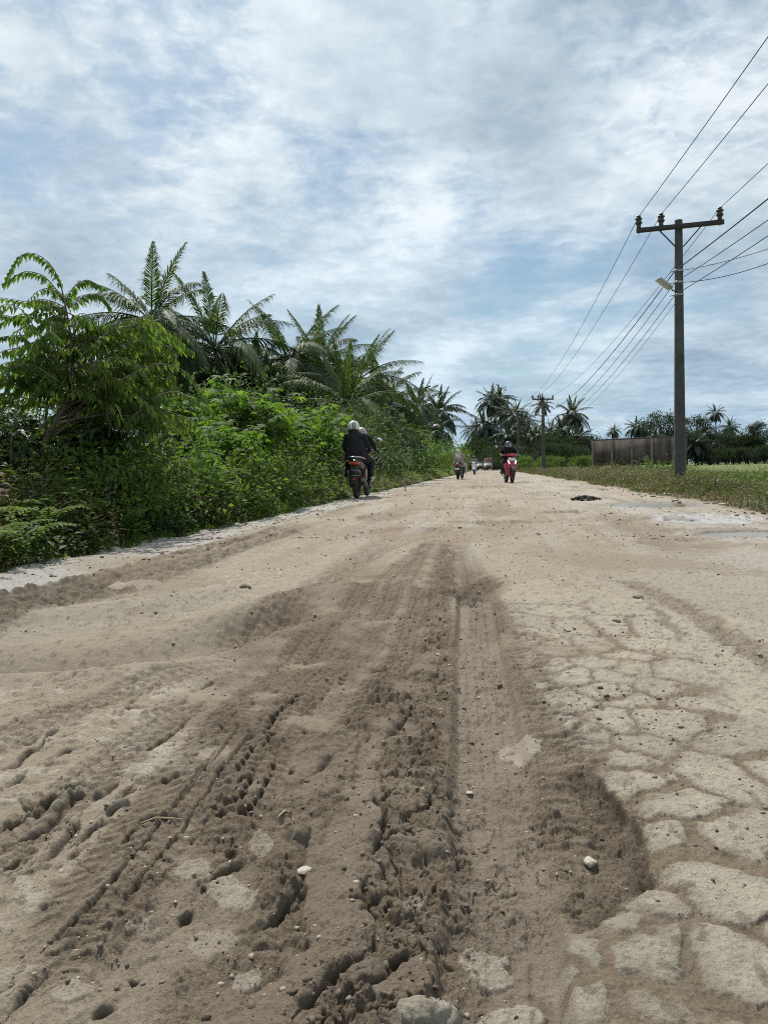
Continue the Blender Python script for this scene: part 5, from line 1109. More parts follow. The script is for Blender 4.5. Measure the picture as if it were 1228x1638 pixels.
# crumbs torn out along the churned ridge
rp = spl([(520,1700),(590,1600),(640,1480),(665,1370),(660,1290),(655,1215),(672,1150),(690,1090),(700,1000),(712,915)], -.01); tt = g.uniform(0,1,900)**1.2; sN = np.linspace(0,1,len(rp))
cxx = np.interp(tt,sN,rp[:,0])+g.normal(size=900)*.055; cyy = np.interp(tt,sN,rp[:,1])+g.normal(size=900)*.06; ss_ = .001+.005*g.uniform(0,1,900)**4
VV = _V[None]*(1+.42*g.normal(size=(900,len(_V),1)))*ss_[:,None,None]*np.array([1,1,.7]); VV += np.stack([cxx,cyy,zats(cxx,cyy)+ss_*.1],-1)[:,None,:]; gm.add(VV.reshape(-1,3),(np.arange(900)[:,None,None]*len(_V)+_F[None]).reshape(-1,3),np.repeat(g.uniform(.1,.45,900),len(_V)))
o = gm.obj('gravel', gravmat(), None, False); tag(o,'loose grit and crumbs scattered over the dirt road','gravel',None,'stuff')
# heap of dark asphalt rubble, slabs of rubble by the puddles
p = zg(935,800); mb = MB()
for i in range(34):
    a_ = g.uniform(0,6.28); r_ = .20*(i/34); rock(mb,(r_*math.cos(a_)*1.4,r_*math.sin(a_),max(0,.055-r_*.22)),g.uniform(.045,.06)*(1.15-.4*i/34),500+i,.6,1)
o = mb.obj('rubble_heap', simple('broken_asphalt',(.045,.036,.028),.95,0,.3,20,.4), None, False, (p[0],p[1],p[2])); tag(o,'small heap of dark broken asphalt beside the right puddle','rubble')
for k,(px,py,s,lab) in enumerate(((1155,808,.09,'flat pale rubble slab at the grass edge right of the pole'),(1066,791,.07,'flat rubble piece at the grass edge left of the pole'),(1020,781,.09,'dark flat clod where the grass starts left of the pole'),(962,783,.07,'pale rubble piece at the grass edge above the dark heap'),(921,779,.07,'pale flat rubble near the far end of the puddle'))):
    p = zg(px,py); mb = MB(); rock(mb,(0,0,s*.10),s,560+k,.3,2); o = mb.obj('rubble_slab', M_STONED if 'dark' in lab else M_STONE, None, False, (p[0],p[1],p[2])); tag(o,lab,'rubble','rubble along the right grass edge')
def puddle(wt, colr):
    (p, rx, ry, z0) = wt; mb = MB(); n = 48; th = np.arange(n)*2*math.pi/n; a,b = latlon(p[0],p[1]); X_,Y_ = xy(a+rx*1.18*np.cos(th), b+ry*1.18*np.sin(th))
    mb.add(np.concatenate([np.stack([X_,Y_,np.full(n,z0)],-1),[[p[0],p[1],z0]]]),[[n,i,(i+1)%n] for i in range(n)])
    m,nt,out = mat('muddy_water'); bb = nd(nt,'ShaderNodeBsdfPrincipled',i_Roughness=.16); bb.inputs['Base Color'].default_value=(*colr,1); bb.inputs['IOR'].default_value=1.33
    tc = nd(nt,'ShaderNodeTexCoord'); nn = nd(nt,'ShaderNodeTexNoise',i_Scale=9.0,i_Detail=3.0); nt.links.new(tc.outputs['Object'],nn.inputs['Vector']); bp = nd(nt,'ShaderNodeBump',i_Strength=.05,i_Distance=.02); nt.links.new(nn.outputs['Fac'],bp.inputs['Height']); nt.links.new(bp.outputs[0],bb.inputs['Normal']); nt.links.new(bb.outputs[0],out.inputs[0])
    o = mb.obj('puddle_water', m, None, True); o['kind'] = 'structure'
for q in WATERS: puddle(q, (.24,.19,.12))
# broken branch stuck in the verge beside the scooter
b_ = at(648,752,19.5); o = empty('broken_branch',(b_[0],b_[1],0)); tag(o,'pale broken branch leaning out of the weeds right of the rider in black','branch'); mb = MB()
tube(mb,[[0,0,0],[-.05,0,.30],[.10,.05,.62],[.16,.05,.85]],[.02,.018,.014,.008],6); tube(mb,[[-.10,0,.25],[.10,-.1,.38],[.42,-.15,.42],[.62,-.2,.36]],[.016,.014,.011,.006],6); tube(mb,[[.20,-.12,.40],[.32,-.2,.26],[.38,-.25,.12]],[.012,.010,.006],5)
mb.obj('stem', simple('peeled_wood',(.34,.29,.22),.8,0,.2,8,.3), o)

M_STRAW = simple('dry_straw',(.38,.31,.19),.8,0,.15,30)
for pts,lab in (([(225,1320),(250,1311),(275,1312),(292,1314)],'thin dry straw lying across the straight grooves'),([(445,1310),(455,1300),(466,1303),(470,1316),(455,1322)],'curled dry grass blade beside the tread marks')):
    P = np.array([zg(a,b)+np.array([0,0,.0035]) for a,b in pts]); mb = MB(); tube(mb,P,[.0012,.0016,.0016,.0008,.0006][:len(P)],5); o = mb.obj('dry_straw',M_STRAW); tag(o,lab,'straw')
# ------------------------------------------------------------------ scooters
M_TYRE = simple('tyre_rubber',(.018,.018,.018),.85,0,.2,20,.3,dirt=((.16,.13,.10),.45))
M_BLACKP = simple('black_plastic',(.016,.016,.018),.45,0,.2,12,.05,dirt=((.14,.115,.085),.25))
M_RIM = simple('dark_alloy',(.05,.05,.055),.4,.6,.1,10)
M_CHROME = simple('chrome',(.55,.55,.56),.2,.95,.05,10)
M_LIT, _nt, _o = mat('lit_headlight'); _e = nd(_nt,'ShaderNodeEmission',i_Strength=2.5); _e.inputs[0].default_value=(1,.97,.92,1); _nt.links.new(_e.outputs[0],_o.inputs[0])
M_SEAT = simple('seat_vinyl',(.02,.019,.018),.6,0,.15,14,.1)
M_REDL = simple('red_lens',(.55,.035,.02),.18,0,.1,10,0,.5)
M_ORL = simple('amber_lens',(.65,.22,.03),.2,0,.1,10)
M_CLEAR = simple('clear_lens',(.80,.82,.84),.12,0,.05,10,0,.6)
M_MIRG = simple('mirror_glass',(.7,.72,.75),.05,.95,.02,5)
M_WPL = simple('white_plate',(.74,.74,.70),.5,0,.06,20); M_BPL = simple('black_plate',(.03,.03,.032),.4,0,.1,20)
M_EXH = simple('exhaust_steel',(.16,.155,.15),.4,.8,.2,10)
def ring(mb, c, Rm, r, n=28, k=10, sq=1.0):
    th = np.arange(n)*2*math.pi/n; ph = np.arange(k)*2*math.pi/k
    V = np.stack([np.cos(th)[:,None]*(Rm+r*np.cos(ph)[None]), np.repeat((r*sq*np.sin(ph))[None],n,0), np.sin(th)[:,None]*(Rm+r*np.cos(ph)[None])],-1)
    i = np.arange(n)[:,None]; j = np.arange(k)[None]; F = np.stack([i*k+j,((i+1)%n)*k+j,((i+1)%n)*k+(j+1)%k,i*k+(j+1)%k],-1).reshape(-1,4); mb.add(V.reshape(-1,3)+np.asarray(c,float),F)
def arcband(mb, c, rad, a0, a1, hw, th=.012, n=14):
    t = np.linspace(a0,a1,n); V = []
    for r_ in (rad,rad+th):
        for y_ in (-hw,hw): V.append(np.stack([c[0]+r_*np.cos(t),np.full(n,c[1]+y_),c[2]+r_*np.sin(t)],-1))
    V = np.concatenate(V); i = np.arange(n-1)
    for a,b in ((0,1),(3,2),(1,3),(2,0)): mb.add(V,np.stack([a*n+i,a*n+i+1,b*n+i+1,b*n+i],-1))
def ell(mb, c, r, n=16, m=10, rot=None, cut=None):
    th = np.arange(n)*2*math.pi/n; ph = np.linspace(-math.pi/2,math.pi/2,m)
    V = np.stack([np.cos(ph)[:,None]*np.cos(th)[None],np.cos(ph)[:,None]*np.sin(th)[None],np.repeat(np.sin(ph)[:,None],n,1)],-1).reshape(-1,3)*np.asarray(r,float)
    if rot is not None: V = V@np.asarray(rot).T
    i = np.arange(m-1)[:,None]*n; j = np.arange(n)[None]; mb.add(V+np.asarray(c,float),np.stack([i+j,i+(j+1)%n,i+n+(j+1)%n,i+n+j],-1).reshape(-1,4))
def scooter(lab, paint, front_plate, rear_plate, lights=True, rz=0, loc=(0,0,0), lean=0.0, trim=None, guard=None, lit=False):
    lens = M_LIT if lit else M_CLEAR
    o = empty('motor_scooter', loc, rz); o.rotation_euler = (lean,0,rz); tag(o,lab,'scooter','scooters on the road'); trim = trim or M_BLACKP
    for ax, wd in ((-.62,.052),(.63,.046)):
        mb = MB(); ring(mb,(ax,0,.285),.205,.018,28,8,2.0)
        for k in range(5):
            a = k*2*math.pi/5; d = np.array([math.cos(a),0,math.sin(a)]); tube(mb,[np.array([ax,0,.285])+d*.03,np.array([ax,0,.285])+d*.20],[.022,.013],6)
        ell(mb,(ax,0,.285),(.05,.06,.05),12,8); wh = mb.obj('wheel',M_RIM,o); mb = MB(); ring(mb,(ax,0,.285),.238,wd*.98,36,12,1.0); mb.obj('tyre',M_TYRE,wh)
    mb = MB(); loft(mb,[(-.93,0,.765,.020,.018),(-.90,0,.755,.075,.05),(-.78,0,.725,.125,.085),(-.58,0,.67,.150,.115),(-.35,0,.62,.155,.13),(-.15,0,.56,.145,.16),(-.02,0,.47,.125,.18),(.06,0,.38,.105,.12),(.09,0,.33,.09,.06)],20,2.4); mb.obj('rear_body',paint,o)
    mb = MB(); loft(mb,[(-.84,0,.800,.06,.02),(-.78,0,.815,.11,.035),(-.55,0,.815,.135,.045),(-.42,0,.80,.13,.045),(-.32,0,.775,.125,.04),(-.12,0,.765,.11,.04),(0,0,.765,.085,.035),(.06,0,.75,.05,.02)],18,2.5); mb.obj('seat',M_SEAT,o)
    mb = MB(); loft(mb,[(.04,0,.30,.16,.05),(.15,0,.28,.175,.045),(.32,0,.28,.165,.045),(.40,0,.30,.12,.05)],16,3.5); mb.obj('footboard',trim,o)
    mb = MB(); loft(mb,[(.22,.43,0,.035,.07),(.32,.40,0,.055,.15),(.45,.40,0,.06,.185),(.60,.385,0,.06,.20),(.75,.355,0,.065,.195),(.86,.325,0,.06,.165),(.93,.30,0,.04,.10)],20,2.3,axis='z'); mb.obj('leg_shield',paint,o)
    mb = MB(); loft(mb,[(.48,.47,0,.045,.05),(.56,.485,0,.07,.105),(.66,.475,0,.08,.145),(.78,.435,0,.075,.15),(.88,.385,0,.06,.12),(.94,.34,0,.03,.06)],18,2.2,axis='z'); mb.obj('front_cowl',paint,o)
    mb = MB(); arcband(mb,(.63,0,.285),.305,R(25),R(165),.062,.014); arcband(mb,(.63,0,.285),.30,R(60),R(140),.075,.02); mb.obj('front_mudguard',guard or paint,o)
    mb = MB()
    for s in (-1,1): tube(mb,[[.44,s*.06,.80],[.53,s*.07,.55],[.63,s*.075,.285]],[.02,.022,.026],8)
    mb.obj('fork',M_BLACKP,o)
    mb = MB(); loft(mb,[(.42,0,.985,.04,.03),(.38,0,1.0,.13,.055),(.30,0,1.01,.20,.06),(.24,0,1.0,.17,.045),(.20,0,.98,.08,.03)],18,2.2); mb.obj('handlebar_cover',paint,o)
    mb = MB(); tube(mb,[[.20,-.35,1.00],[.26,-.22,1.01],[.30,0,1.0],[.26,.22,1.01],[.20,.35,1.00]],.014,8); hb = mb.obj('handlebar',M_BLACKP,o)
    for s in (-1,1):
        mb = MB(); tube(mb,[[.20,s*.235,1.005],[.20,s*.355,1.0]],.021,10); mb.obj('grip',M_SEAT,hb); mb = MB(); tube(mb,[[.27,s*.22,.995],[.265,s*.37,.985]],.007,5); mb.obj('brake_lever',M_CHROME,hb)
        mb = MB(); tube(mb,[[.26,s*.20,1.02],[.27,s*.25,1.14],[.24,s*.31,1.21]],.007,6); st = mb.obj('mirror',M_BLACKP,o); mb = MB(); ell(mb,(.235,s*.335,1.245),(.022,.075,.055),16,10); hd = mb.obj('mirror_shell',M_BLACKP,st); mb = MB(); ell(mb,(.215,s*.335,1.245),(.006,.064,.045),16,8); mb.obj('mirror_glass',M_MIRG,st)
        mb = MB(); ell(mb,(.505,s*.045,.64),(.035,.038,.028),14,8); mb.obj('headlight',lens,o)
        mb = MB(); tube(mb,[[.47,s*.145,.80],[.515,s*.115,.73],[.53,s*.09,.68]],[.018,.02,.01],8); mb.obj('turn_signal',lens,o)
        mb = MB(); ell(mb,(-.885,s*.085,.725),(.03,.035,.026),12,8); mb.obj('turn_signal',M_ORL,o)
    mb = MB(); ell(mb,(-.905,0,.725),(.035,.085,.036),18,10); mb.obj('tail_light',M_REDL,o)
    mb = MB(); tube(mb,[[-.45,.16,.80],[-.70,.165,.83],[-.90,.12,.855],[-.95,0,.86],[-.90,-.12,.855],[-.70,-.165,.83],[-.45,-.16,.80]],.014,8); mb.obj('grab_rail',M_CHROME if lights else M_BLACKP,o)
    mb = MB(); loft(mb,[(.30,-.93,0,.012,.060),(.42,-.92,0,.014,.075),(.56,-.89,0,.018,.085),(.70,-.84,0,.03,.09)],12,3,axis='z'); mb.obj('rear_mudguard',M_BLACKP,o)
    mb = MB(); rr = roty(R(-12)); box(mb,(-.945,0,.53),(.006,.25,.115),rr,bev=.002); p_ = mb.obj('number_plate',M_BPL if rear_plate == 'black' else M_WPL,o); mb = MB()
    for sy in (-1,1): box(mb,np.array([-.950,0,.53])+rr@np.array([0,0,sy*.058]),(.010,.262,.008),rr)
    for sy in (-1,1): box(mb,np.array([-.950,sy*.128,.53]),(.010,.008,.116),rr)
    mb.obj('plate_frame',M_CHROME if rear_plate == 'black' else M_BLACKP,p_,False)
    mb = MB(); ell(mb,(-.955,0,.40),(.012,.035,.016),12,6); mb.obj('reflector',M_REDL,o)
    if front_plate: mb = MB(); box(mb,(.475,0,.855),(.006,.26,.105),roty(R(-22)),bev=.002); mb.obj('number_plate',M_WPL,o)
    mb = MB(); loft(mb,[(-.72,.10,.29,.04,.07),(-.55,.115,.30,.055,.09),(-.30,.11,.33,.065,.10),(-.10,.08,.34,.06,.09)],12,2.6); mb.obj('engine',M_BLACKP,o)
    mb = MB(); tube(mb,[[-.05,-.10,.25],[-.30,-.14,.24],[-.42,-.15,.28],[-.75,-.17,.37],[-.86,-.175,.40]],[.02,.022,.045,.052,.040],10); mb.obj('exhaust',M_EXH,o)
    mb = MB(); tube(mb,[[-.62,.14,.29],[-.52,.15,.60]],.028,8); tube(mb,[[-.62,-.12,.29],[-.52,-.14,.60]],.028,8); mb.obj('shock_absorber',M_STEEL,o)
    mb = MB()
    for s in (-1,1): tube(mb,[[-.30,s*.12,.36],[-.31,s*.24,.37]],.016,6)
    mb.obj('foot_peg',M_STEEL,o)
    return o

# ------------------------------------------------------------------ riders: one skinned body each
def person(lab, J, mats, loc, rz, sc_=1.0, bulk=1.0, name='person'):
    """J: joints in the scooter's frame; mats: top, trousers, skin, shoe"""
    V, E, RD, BONE = [], [], [], []
    def v(p, r, par=None, bone=0):
        V.append(Vector(p)); RD.append(r*bulk if bone in (0,1) else r)
        if par is not None: E.append((par,len(V)-1)); BONE.append((np.array(V[par]),np.array(p),bone))
        return len(V)-1
    pel = v(J['pelvis'],.135); wa = v((Vector(J['pelvis'])*.5+Vector(J['chest'])*.5),.125,pel,0); ch = v(J['chest'],.145,wa,0)
    up = Vector(J['chest'])*.45+Vector(J['neck'])*.55; ub = v(up,.115,ch,0); nk = v(J['neck'],.055,ub,0)
    hd = Vector(J['head']); nd_ = v(Vector(J['neck'])*.4+hd*.6-Vector((0,0,.02)),.060,nk,2); hv = v(hd,.088,nd_,2); ht = v(hd+Vector((0,0,.085)),.070,hv,2)
    fx = Vector(J.get('face',(1,0,0))); ns = v(hd+fx*.095+Vector((0,0,-.01)),.018,hv,2); jw = v(hd+fx*.055+Vector((0,0,-.085)),.042,hv,2)
    for s in ('l','r'):
        sg = 1 if s == 'l' else -1; sh = v(J['sh_'+s],.066,ub,0); el = v(J['el_'+s],.047,sh,0); mid = v(Vector(J['el_'+s])*.45+Vector(J['wr_'+s])*.55,.040,el,0); wr = v(J['wr_'+s],.027,mid,2)
        hdir = (Vector(J['hand_'+s])-Vector(J['wr_'+s])).normalized(); pm = v(J['hand_'+s],.030,wr,2)
        side = hdir.cross(Vector((0,0,1))); side = side.normalized() if side.length > .1 else Vector((0,1,0)); dn = side.cross(hdir).normalized()
        for k in range(4):
            b = Vector(J['hand_'+s])+side*(k-1.5)*.019+hdir*.035; f1_ = v(b,.0095,pm,2); c_ = J.get('curl',.6); f2_ = v(b+hdir*.035*(1-c_*.5)+dn*(-.028*c_),.0085,f1_,2); v(b+hdir*.03*(1-c_)+dn*(-.058*c_),.0075,f2_,2)
        tb = v(Vector(J['wr_'+s])*.4+Vector(J['hand_'+s])*.6+side*.032*sg,.011,pm,2); v(Vector(J['hand_'+s])+side*.040*sg+dn*-.03,.009,tb,2)
        hp = v(J['hip_'+s],.098,pel,1); th_ = v(Vector(J['hip_'+s])*.5+Vector(J['kn_'+s])*.5,.083,hp,1); kn = v(J['kn_'+s],.062,th_,1); cf = v(Vector(J['kn_'+s])*.65+Vector(J['an_'+s])*.35,.057,kn,1); an = v(J['an_'+s],.040,cf,1)
        he = v(Vector(J['an_'+s])+Vector((-.03,0,-.045)),.036,an,3); to = v(J['toe_'+s],.036,an,3)
    me = bpy.data.meshes.new('body'); me.from_pydata(V,E,[]); me.update(); ob = bpy.data.objects.new('tmp_body',me); C.objects.link(ob)
    sk = ob.modifiers.new('s','SKIN'); sk.use_smooth_shade = True
    for q, r_ in zip(me.skin_vertices[0].data, RD): q.radius = (r_,r_)
    me.skin_vertices[0].data[0].use_root = True
    sb = ob.modifiers.new('u','SUBSURF'); sb.levels = sb.render_levels = 1
    bpy.context.view_layer.update(); dg = bpy.context.evaluated_depsgraph_get(); nm_ = bpy.data.meshes.new_from_object(ob.evaluated_get(dg)); bpy.data.objects.remove(ob)
    root = empty(name, loc, rz); root.scale = (sc_,)*3; tag(root, lab, 'person')
    Vn = np.array([q.co for q in nm_.vertices]); best = np.full(len(Vn),9.0); bid = np.zeros(len(Vn),int)
    for a, b, k in BONE:
        e = b-a; t = np.clip(((Vn-a)@e)/max(e@e,1e-9),0,1); d = np.linalg.norm(Vn-a-t[:,None]*e,axis=1); m = d < best; best = np.where(m,d,best); bid = np.where(m,k,bid)
    for m_ in mats: nm_.materials.append(m_)
    for p in nm_.polygons:
        ids = bid[list(p.vertices)]; p.material_index = int(np.bincount(ids,minlength=4).argmax()); p.use_smooth = True
    b_ = bpy.data.objects.new('body',nm_); C.objects.link(b_); b_.parent = root; return root
def helmet(root, c, m_, face=(1,0), stripes=None, visor=None, full=False, r=(.150,.128,.142)):
    a = math.atan2(face[1],face[0]); rt = rotz(a); n, k = 28, 18; th = np.arange(n)*2*math.pi/n; ph = np.linspace(R(-52),R(90),k)
    V = np.stack([np.cos(ph)[:,None]*np.cos(th)[None],np.cos(ph)[:,None]*np.sin(th)[None],np.repeat(np.sin(ph)[:,None],n,1)],-1).reshape(-1,3)
    i = np.arange(k-1)[:,None]*n; j = np.arange(n)[None]; F = np.stack([i+j,i+(j+1)%n,i+n+(j+1)%n,i+n+j],-1).reshape(-1,4); cen = V[F].mean(1)
    ok = ~((cen[:,0] > .42) & (cen[:,2] < .30) & ((cen[:,2] > -.5) | (not full))); 
    mb = MB(); mb.add((V*np.array(r))@rt.T+np.asarray(c), F[ok]); mb.add((V*np.array(r)*.93)@rt.T+np.asarray(c), F[ok][:,::-1]); h = mb.obj('helmet', m_, root)
    if stripes:
        for s0 in stripes:
            mb = MB(); t = np.linspace(R(20),R(215),20); P = np.stack([np.cos(t)*r[0]*1.012,np.full(20,s0),np.sin(t)*r[2]*1.012],-1); hw = .010; V2 = np.concatenate([P-[0,hw,0],P+[0,hw,0]]); sc2 = np.sqrt(np.maximum(1-(V2[:,1]/r[1])**2,.05))[:,None]; V2 = V2*np.array([1,0,1])*sc2+V2*np.array([0,1,0])
            q = np.arange(19); mb.add(V2@rt.T+np.asarray(c), np.stack([q,q+1,q+21,q+20],-1)); mb.obj('stripe', M_BLACKP, h)
    if visor is not None:
        mb = MB(); t = np.linspace(R(-62),R(62),14); z_ = np.linspace(-.075,.055,5); V3 = np.stack([np.repeat((np.cos(t)*r[0]*1.06)[None],5,0),np.repeat((np.sin(t)*r[1]*1.06)[None],5,0),np.repeat(z_[:,None],14,1)],-1).reshape(-1,3); i = np.arange(4)[:,None]*14; j = np.arange(13)[None]; mb.add(V3@rt.T+np.asarray(c), np.stack([i+j,i+j+1,i+15+j,i+14+j],-1).reshape(-1,4)); mb.obj('visor', visor, h)
    return h
def cloth(name, root, secs, m_, p=2.2, seed=0, amp=.012, n=36):
    """draped garment: sections along z with folds"""
    mb = MB(); th = np.arange(n)*2*math.pi/n; g_ = np.random.default_rng(seed); V = []; f = g_.integers(5,9); ph0 = g_.uniform(0,6)
    secs = np.array(secs); zs = np.linspace(0,1,14); S = np.stack([np.interp(zs,np.linspace(0,1,len(secs)),secs[:,k]) for k in range(5)],-1)
    for u,(z,cx,cy,hx,hy) in zip(zs,S):
        fold = 1+(amp/.15)*(1-u)*np.sin(th*f+ph0+u*2)+.5*(amp/.15)*np.sin(th*(f*2+1)+3*u)
        V.append(np.stack([cx+hx*fold*np.cos(th),cy+hy*fold*np.sin(th),np.full(n,z)],-1))
    V = np.array(V).reshape(-1,3); i = np.arange(13)[:,None]*n; j = np.arange(n)[None]; mb.add(V,np.stack([i+j,i+(j+1)%n,i+n+(j+1)%n,i+n+j],-1).reshape(-1,4)); mb.add(V[-n:],[list(range(n))]); return mb.obj(name,m_,root)
def pose(px=-.12, lean=.10, hz=1.50, hy=0.0, hands='bar', feet='board', knee=.17, bz=.86):
    J = dict(pelvis=(px,0,bz), chest=(px+lean*.6,hy*.4,bz+.30), neck=(px+lean,hy*.8,bz+.50), head=(px+lean+.03,hy,hz))
    for s,sg in (('l',1),('r',-1)):
        J['sh_'+s] = (px+lean*.9,sg*.185+hy*.6,bz+.43); J['hip_'+s] = (px+.03,sg*.10,bz-.03)
        if hands == 'bar': J['el_'+s] = (px+.16,sg*.30,bz+.20); J['wr_'+s] = (.13,sg*.30,1.035); J['hand_'+s] = (.185,sg*.30,1.035)
        else: J['el_'+s] = (px+.05,sg*.27,bz+.17); J['wr_'+s] = (px+.24,sg*.20,bz+.07); J['hand_'+s] = (px+.31,sg*.19,bz+.055)
        if feet == 'board': J['kn_'+s] = (px+.42,sg*knee,.74); J['an_'+s] = (px+.36,sg*(knee-.03),.375); J['toe_'+s] = (px+.52,sg*(knee-.02),.355)
        else: J['kn_'+s] = (px+.38,sg*(knee+.06),.78); J['an_'+s] = (px+.16,sg*(knee+.07),.44); J['toe_'+s] = (px+.32,sg*(knee+.10),.41)
    return J
SKIN = simple('skin',(.28,.155,.10),.55,0,.08,20)
M_BLK = simple('black_cloth',(.012,.012,.014),.9,0,.25,18,.3); M_NAVY = simple('dark_trousers',(.018,.019,.024),.9,0,.2,18,.3); M_WSH = simple('white_shoe',(.55,.54,.52),.7,0,.1,20)
M_BEIGE = simple('beige_cloth',(.33,.265,.205),.9,0,.15,12,.3); M_CREAM = simple('cream_cloth',(.55,.50,.43),.9,0,.12,12,.3); M_WHITE = simple('white_cloth',(.66,.66,.66),.9,0,.12,12,.2); M_GREYC = simple('grey_cloth',(.26,.27,.27),.9,0,.3,9,.3); M_OLIVE = simple('dark_olive_cloth',(.030,.036,.026),.9,0,.2,14,.3)
M_HELW = simple('white_helmet',(.72,.71,.66),.3,0,.05,8,0,.4); M_HELK = simple('black_helmet',(.022,.022,.026),.25,0,.1,8,0,.5); M_VIS = simple('smoked_visor',(.16,.17,.19),.12,0,.05,6,0,.6); M_HELP = simple('pale_pink_helmet',(.40,.34,.32),.35,0,.06,8,0,.3)
P_BLK = simple('black_paint',(.014,.014,.017),.3,0,.15,8,0,.5,dirt=((.15,.12,.09),.35)); P_RED = simple('red_paint',(.42,.014,.022),.25,0,.1,8,0,.7,dirt=((.20,.12,.09),.18)); P_WHT = simple('white_paint',(.68,.68,.66),.3,0,.06,8,0,.5,dirt=((.25,.2,.15),.35)); P_DKG = simple('dark_grey_paint',(.03,.028,.032),.35,0,.12,8,0,.4,dirt=((.18,.15,.12),.35))
M_BAG = simple('brown_bag',(.20,.12,.07),.7,0,.15,14,.2)

def place(px, py, d, dx_heading):
    c = at(px,py,d); z_ = float(zat(c[0],c[1])); return (c[0],c[1],z_), dx_heading
# 1: black scooter going away, two people
h1 = math.pi/2-R(8.5); ca, sa = math.cos(h1), math.sin(h1)
rear = at(570.5,797,15.4); loc1 = (rear[0]+.62*ca, rear[1]+.62*sa, float(zat(rear[0],rear[1])))
scooter('black scooter carrying two people away along the left side of the road', P_BLK, False, 'black', True, h1, loc1, R(2))
pd = pose(-.10,.17,1.36,.0,'bar','board',.18,.85); d1 = person('driver in dark clothes and a pale helmet, mostly hidden behind the passenger in black', pd, (M_BLK,M_NAVY,SKIN,M_WSH), loc1, h1, 1.0, 1.05)
helmet(d1,(pd['head'][0],pd['head'][1],pd['head'][2]+.015),M_HELP)
pp_ = pose(-.50,.09,1.475,.075,'lap','peg',.20,.87); p1 = person('passenger in black with a white helmet with two black stripes, riding behind the driver', pp_, (M_BLK,M_NAVY,SKIN,M_WSH), loc1, h1, 1.0, 1.12)
helmet(p1,(pp_['head'][0],pp_['head'][1],pp_['head'][2]+.015),M_HELW,(1,.35),(.028,-.010))
cloth('jacket',p1,[(.80,-.50,0,.17,.235),(.92,-.50,0,.175,.225),(1.06,-.47,.02,.165,.225),(1.18,-.45,.03,.15,.205),(1.28,-.43,.04,.12,.15),(1.37,-.42,.05,.075,.08)],M_BLK,2.2,3,.012)
cloth('headscarf',p1,[(1.14,-.52,.04,.10,.14),(1.24,-.48,.05,.125,.15),(1.34,-.44,.06,.11,.115),(1.44,-.41,.07,.125,.105)],M_BLK,2.2,4,.006)
mb = MB(); loft(mb,[(-.50,.27,.80,.035,.10),(-.42,.275,.80,.05,.12),(-.34,.27,.80,.035,.10)],14,3); bo = empty('shoulder_bag',loc1,h1); tag(bo,'brown bag hanging at the left hip of the passenger in black','bag'); mb.obj('pouch',M_BAG,bo); mb = MB(); tube(mb,[[-.42,.27,.90],[-.42,.255,1.05],[-.40,.20,1.30]],.008,5); tube(mb,[[-.46,.275,.70],[-.47,.28,.50]],.012,5); mb.obj('strap',simple('pale_strap',(.45,.38,.32),.8),bo)
# 2: red scooter coming
fr = at(818.6,773,26.4); rr_ = at(809,773,27.65); v_ = np.array([fr[0]-rr_[0],fr[1]-rr_[1]]); h2 = math.atan2(v_[1],v_[0]); loc2 = (fr[0]-.63*math.cos(h2),fr[1]-.63*math.sin(h2),float(zat(fr[0],fr[1])))
scooter('red scooter with a white front plate and lit headlights coming toward the camera', P_RED, True, 'white', False, h2, loc2, R(-3), None, M_BLACKP, True)
p = pose(-.20,.26,1.36,-.03,'bar','board',.19,.84); p['kn_r'] = (.24,-.30,.72); p['an_r'] = (.18,-.27,.36); p['toe_r'] = (.34,-.30,.35)
r2 = person('rider in dark clothes and a dark helmet with a grey visor on the red scooter', p, (M_BLK,M_OLIVE,SKIN,M_BLACKP), loc2, h2, 1.0, 1.1); helmet(r2,(p['head'][0],p['head'][1],p['head'][2]+.015),M_HELK,(1,0),None,M_VIS,True)
cloth('jacket',r2,[(.82,-.17,0,.16,.22),(.95,-.14,0,.16,.215),(1.08,-.08,0,.15,.215),(1.20,-.02,-.01,.12,.19),(1.28,.03,-.02,.07,.09)],M_BLK,2.2,7,.01)
# 3: dark scooter with the rider in beige, going away
rr_ = at(732,767.3,37.2); fr = at(739,767,38.45); v_ = np.array([fr[0]-rr_[0],fr[1]-rr_[1]]); h3 = math.atan2(v_[1],v_[0]); loc3 = (rr_[0]+.62*math.cos(h3),rr_[1]+.62*math.sin(h3),float(zat(rr_[0],rr_[1])))
scooter('dark grey scooter with a white rear plate ridden away by the rider in beige', P_DKG, False, 'white', False, h3, loc3, R(3))
p = pose(-.22,.08,1.38,.03,'bar','board',.30,.82); p['an_l'] = (.10,.40,.36); p['toe_l'] = (.24,.45,.33)
r3 = person('rider in a beige tunic and headscarf on the dark grey scooter', p, (M_BEIGE,M_CREAM,SKIN,M_WSH), loc3, h3, 1.0, 1.1)
cloth('tunic',r3,[(.62,-.22,0,.24,.33),(.78,-.23,0,.22,.29),(.92,-.22,0,.19,.235),(1.08,-.19,.01,.165,.215),(1.22,-.16,.02,.13,.20),(1.30,-.14,.025,.07,.09)],M_BEIGE,2.2,9,.016)
cloth('headscarf',r3,[(1.02,-.20,.02,.17,.20),(1.14,-.19,.02,.17,.19),(1.26,-.15,.03,.13,.13),(1.36,-.12,.03,.135,.115),(1.45,-.12,.03,.12,.10),(1.51,-.12,.03,.05,.045)],M_CREAM,2.2,10,.007)
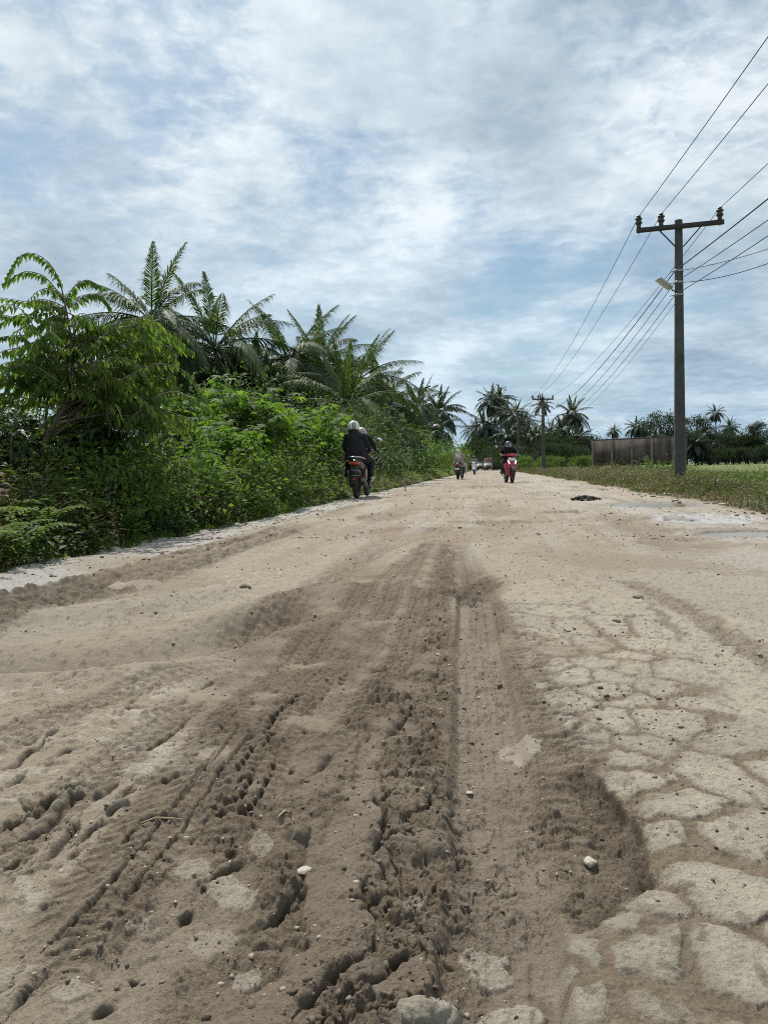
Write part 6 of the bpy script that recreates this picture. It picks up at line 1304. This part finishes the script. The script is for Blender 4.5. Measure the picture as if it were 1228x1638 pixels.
# 4: white scooter coming, far
c4 = at(758.5,758,62); h4 = math.atan2(-math.cos(RTH),-math.sin(RTH))-R(1.5); loc4 = (c4[0],c4[1],float(zat(c4[0],c4[1])))
scooter('white scooter coming from far down the road, smallest of the scooters in view', P_WHT, True, 'white', False, h4, loc4, R(0), P_WHT)
p = pose(-.12,.12,1.42,0,'bar','board',.19,.84); r4 = person('rider in pale grey clothes and a dark helmet on the far white scooter', p, (M_GREYC,M_NAVY,SKIN,M_BLACKP), loc4, h4, 1.0, 1.0); helmet(r4,(p['head'][0],0,p['head'][2]+.015),M_HELK,(1,0))
cloth('jacket',r4,[(.82,-.11,0,.155,.21),(.95,-.09,0,.155,.20),(1.08,-.06,0,.145,.20),(1.20,-.03,0,.12,.18),(1.28,0,0,.07,.08)],M_GREYC,2.2,12,.01)

# ------------------------------------------------------------------ vehicles at the end of the road
def vehicle(px, d, lab, cat, cabc, boxc, name, cargo=True):
    c = at(px,751.5,d); hd = -math.pi/2-RTH; o = empty(name,(c[0],c[1],0),hd); tag(o,lab,cat)
    pm = simple('vehicle_paint',cabc,.4,0,.12,3,0,.3,dirt=((.25,.2,.15),.4)); mb = MB(); loft(mb,[(1.0,0,.95,.78,.42),(1.35,0,.92,.80,.40),(1.9,0,.78,.78,.28),(2.1,0,.68,.72,.20)],20,4.5); body = mb.obj('bonnet',pm,o)
    mb = MB(); loft(mb,[(.55,.0,0,.70,.80),(1.05,-.0,0,.75,.80),(1.55,-.15,0,.55,.72),(1.70,-.2,0,.48,.66)],20,4.5,axis='z'); cab = mb.obj('cab',pm,o)
    mb = MB(); box(mb,(.50,0,1.30),(.03,1.22,.40),roty(R(-28)),bev=.01); mb.obj('windscreen',simple('screen_glass',(.10,.14,.18),.08),cab)
    mb = MB(); loft(mb,[(-2.1,0,.85,.82,.28),(-.75,0,.85,.82,.28)],16,6); mb.obj('load_bed',pm,o)
    if cargo: mb = MB(); loft(mb,[(-2.0,0,1.60,.76,.46),(-1.2,0,1.70,.80,.52),(-.70,0,1.68,.78,.50)],18,4); mb.obj('canopy',simple('canopy',boxc,.7,0,.2,3),o)
    for s in (-1,1):
        for x_ in (-1.4,1.35): mb = MB(); ring(mb,(x_,s*.70,.33),.23,.10,24,10,.9); w_ = mb.obj('wheel',M_TYRE,o); mb = MB(); ell(mb,(x_,s*.74,.33),(.17,.06,.17),14,8); mb.obj('rim',M_RIM,w_)
        mb = MB(); ell(mb,(2.06,s*.55,.76),(.06,.15,.09),14,8); mb.obj('headlight',M_CLEAR,o)
        mb = MB(); box(mb,(.75,s*.95,1.15),(.08,.16,.24),bev=.02); mb.obj('mirror',M_BLACKP,o)
    mb = MB(); box(mb,(2.12,0,.48),(.14,1.55,.20),bev=.04); mb.obj('bumper',M_BLACKP,o); mb = MB(); box(mb,(2.115,0,.74),(.04,.7,.16),bev=.01); mb.obj('grille',M_BLACKP,o)
vehicle(781,128,'dark purplish pickup truck with a faded red canopy at the end of the road','pickup truck',(.045,.038,.060),(.46,.20,.17),'pickup_truck')
vehicle(769,140,'dark teal pickup truck left of the one with the red canopy','pickup truck',(.030,.05,.06),(.1,.1,.1),'pickup_truck',False)
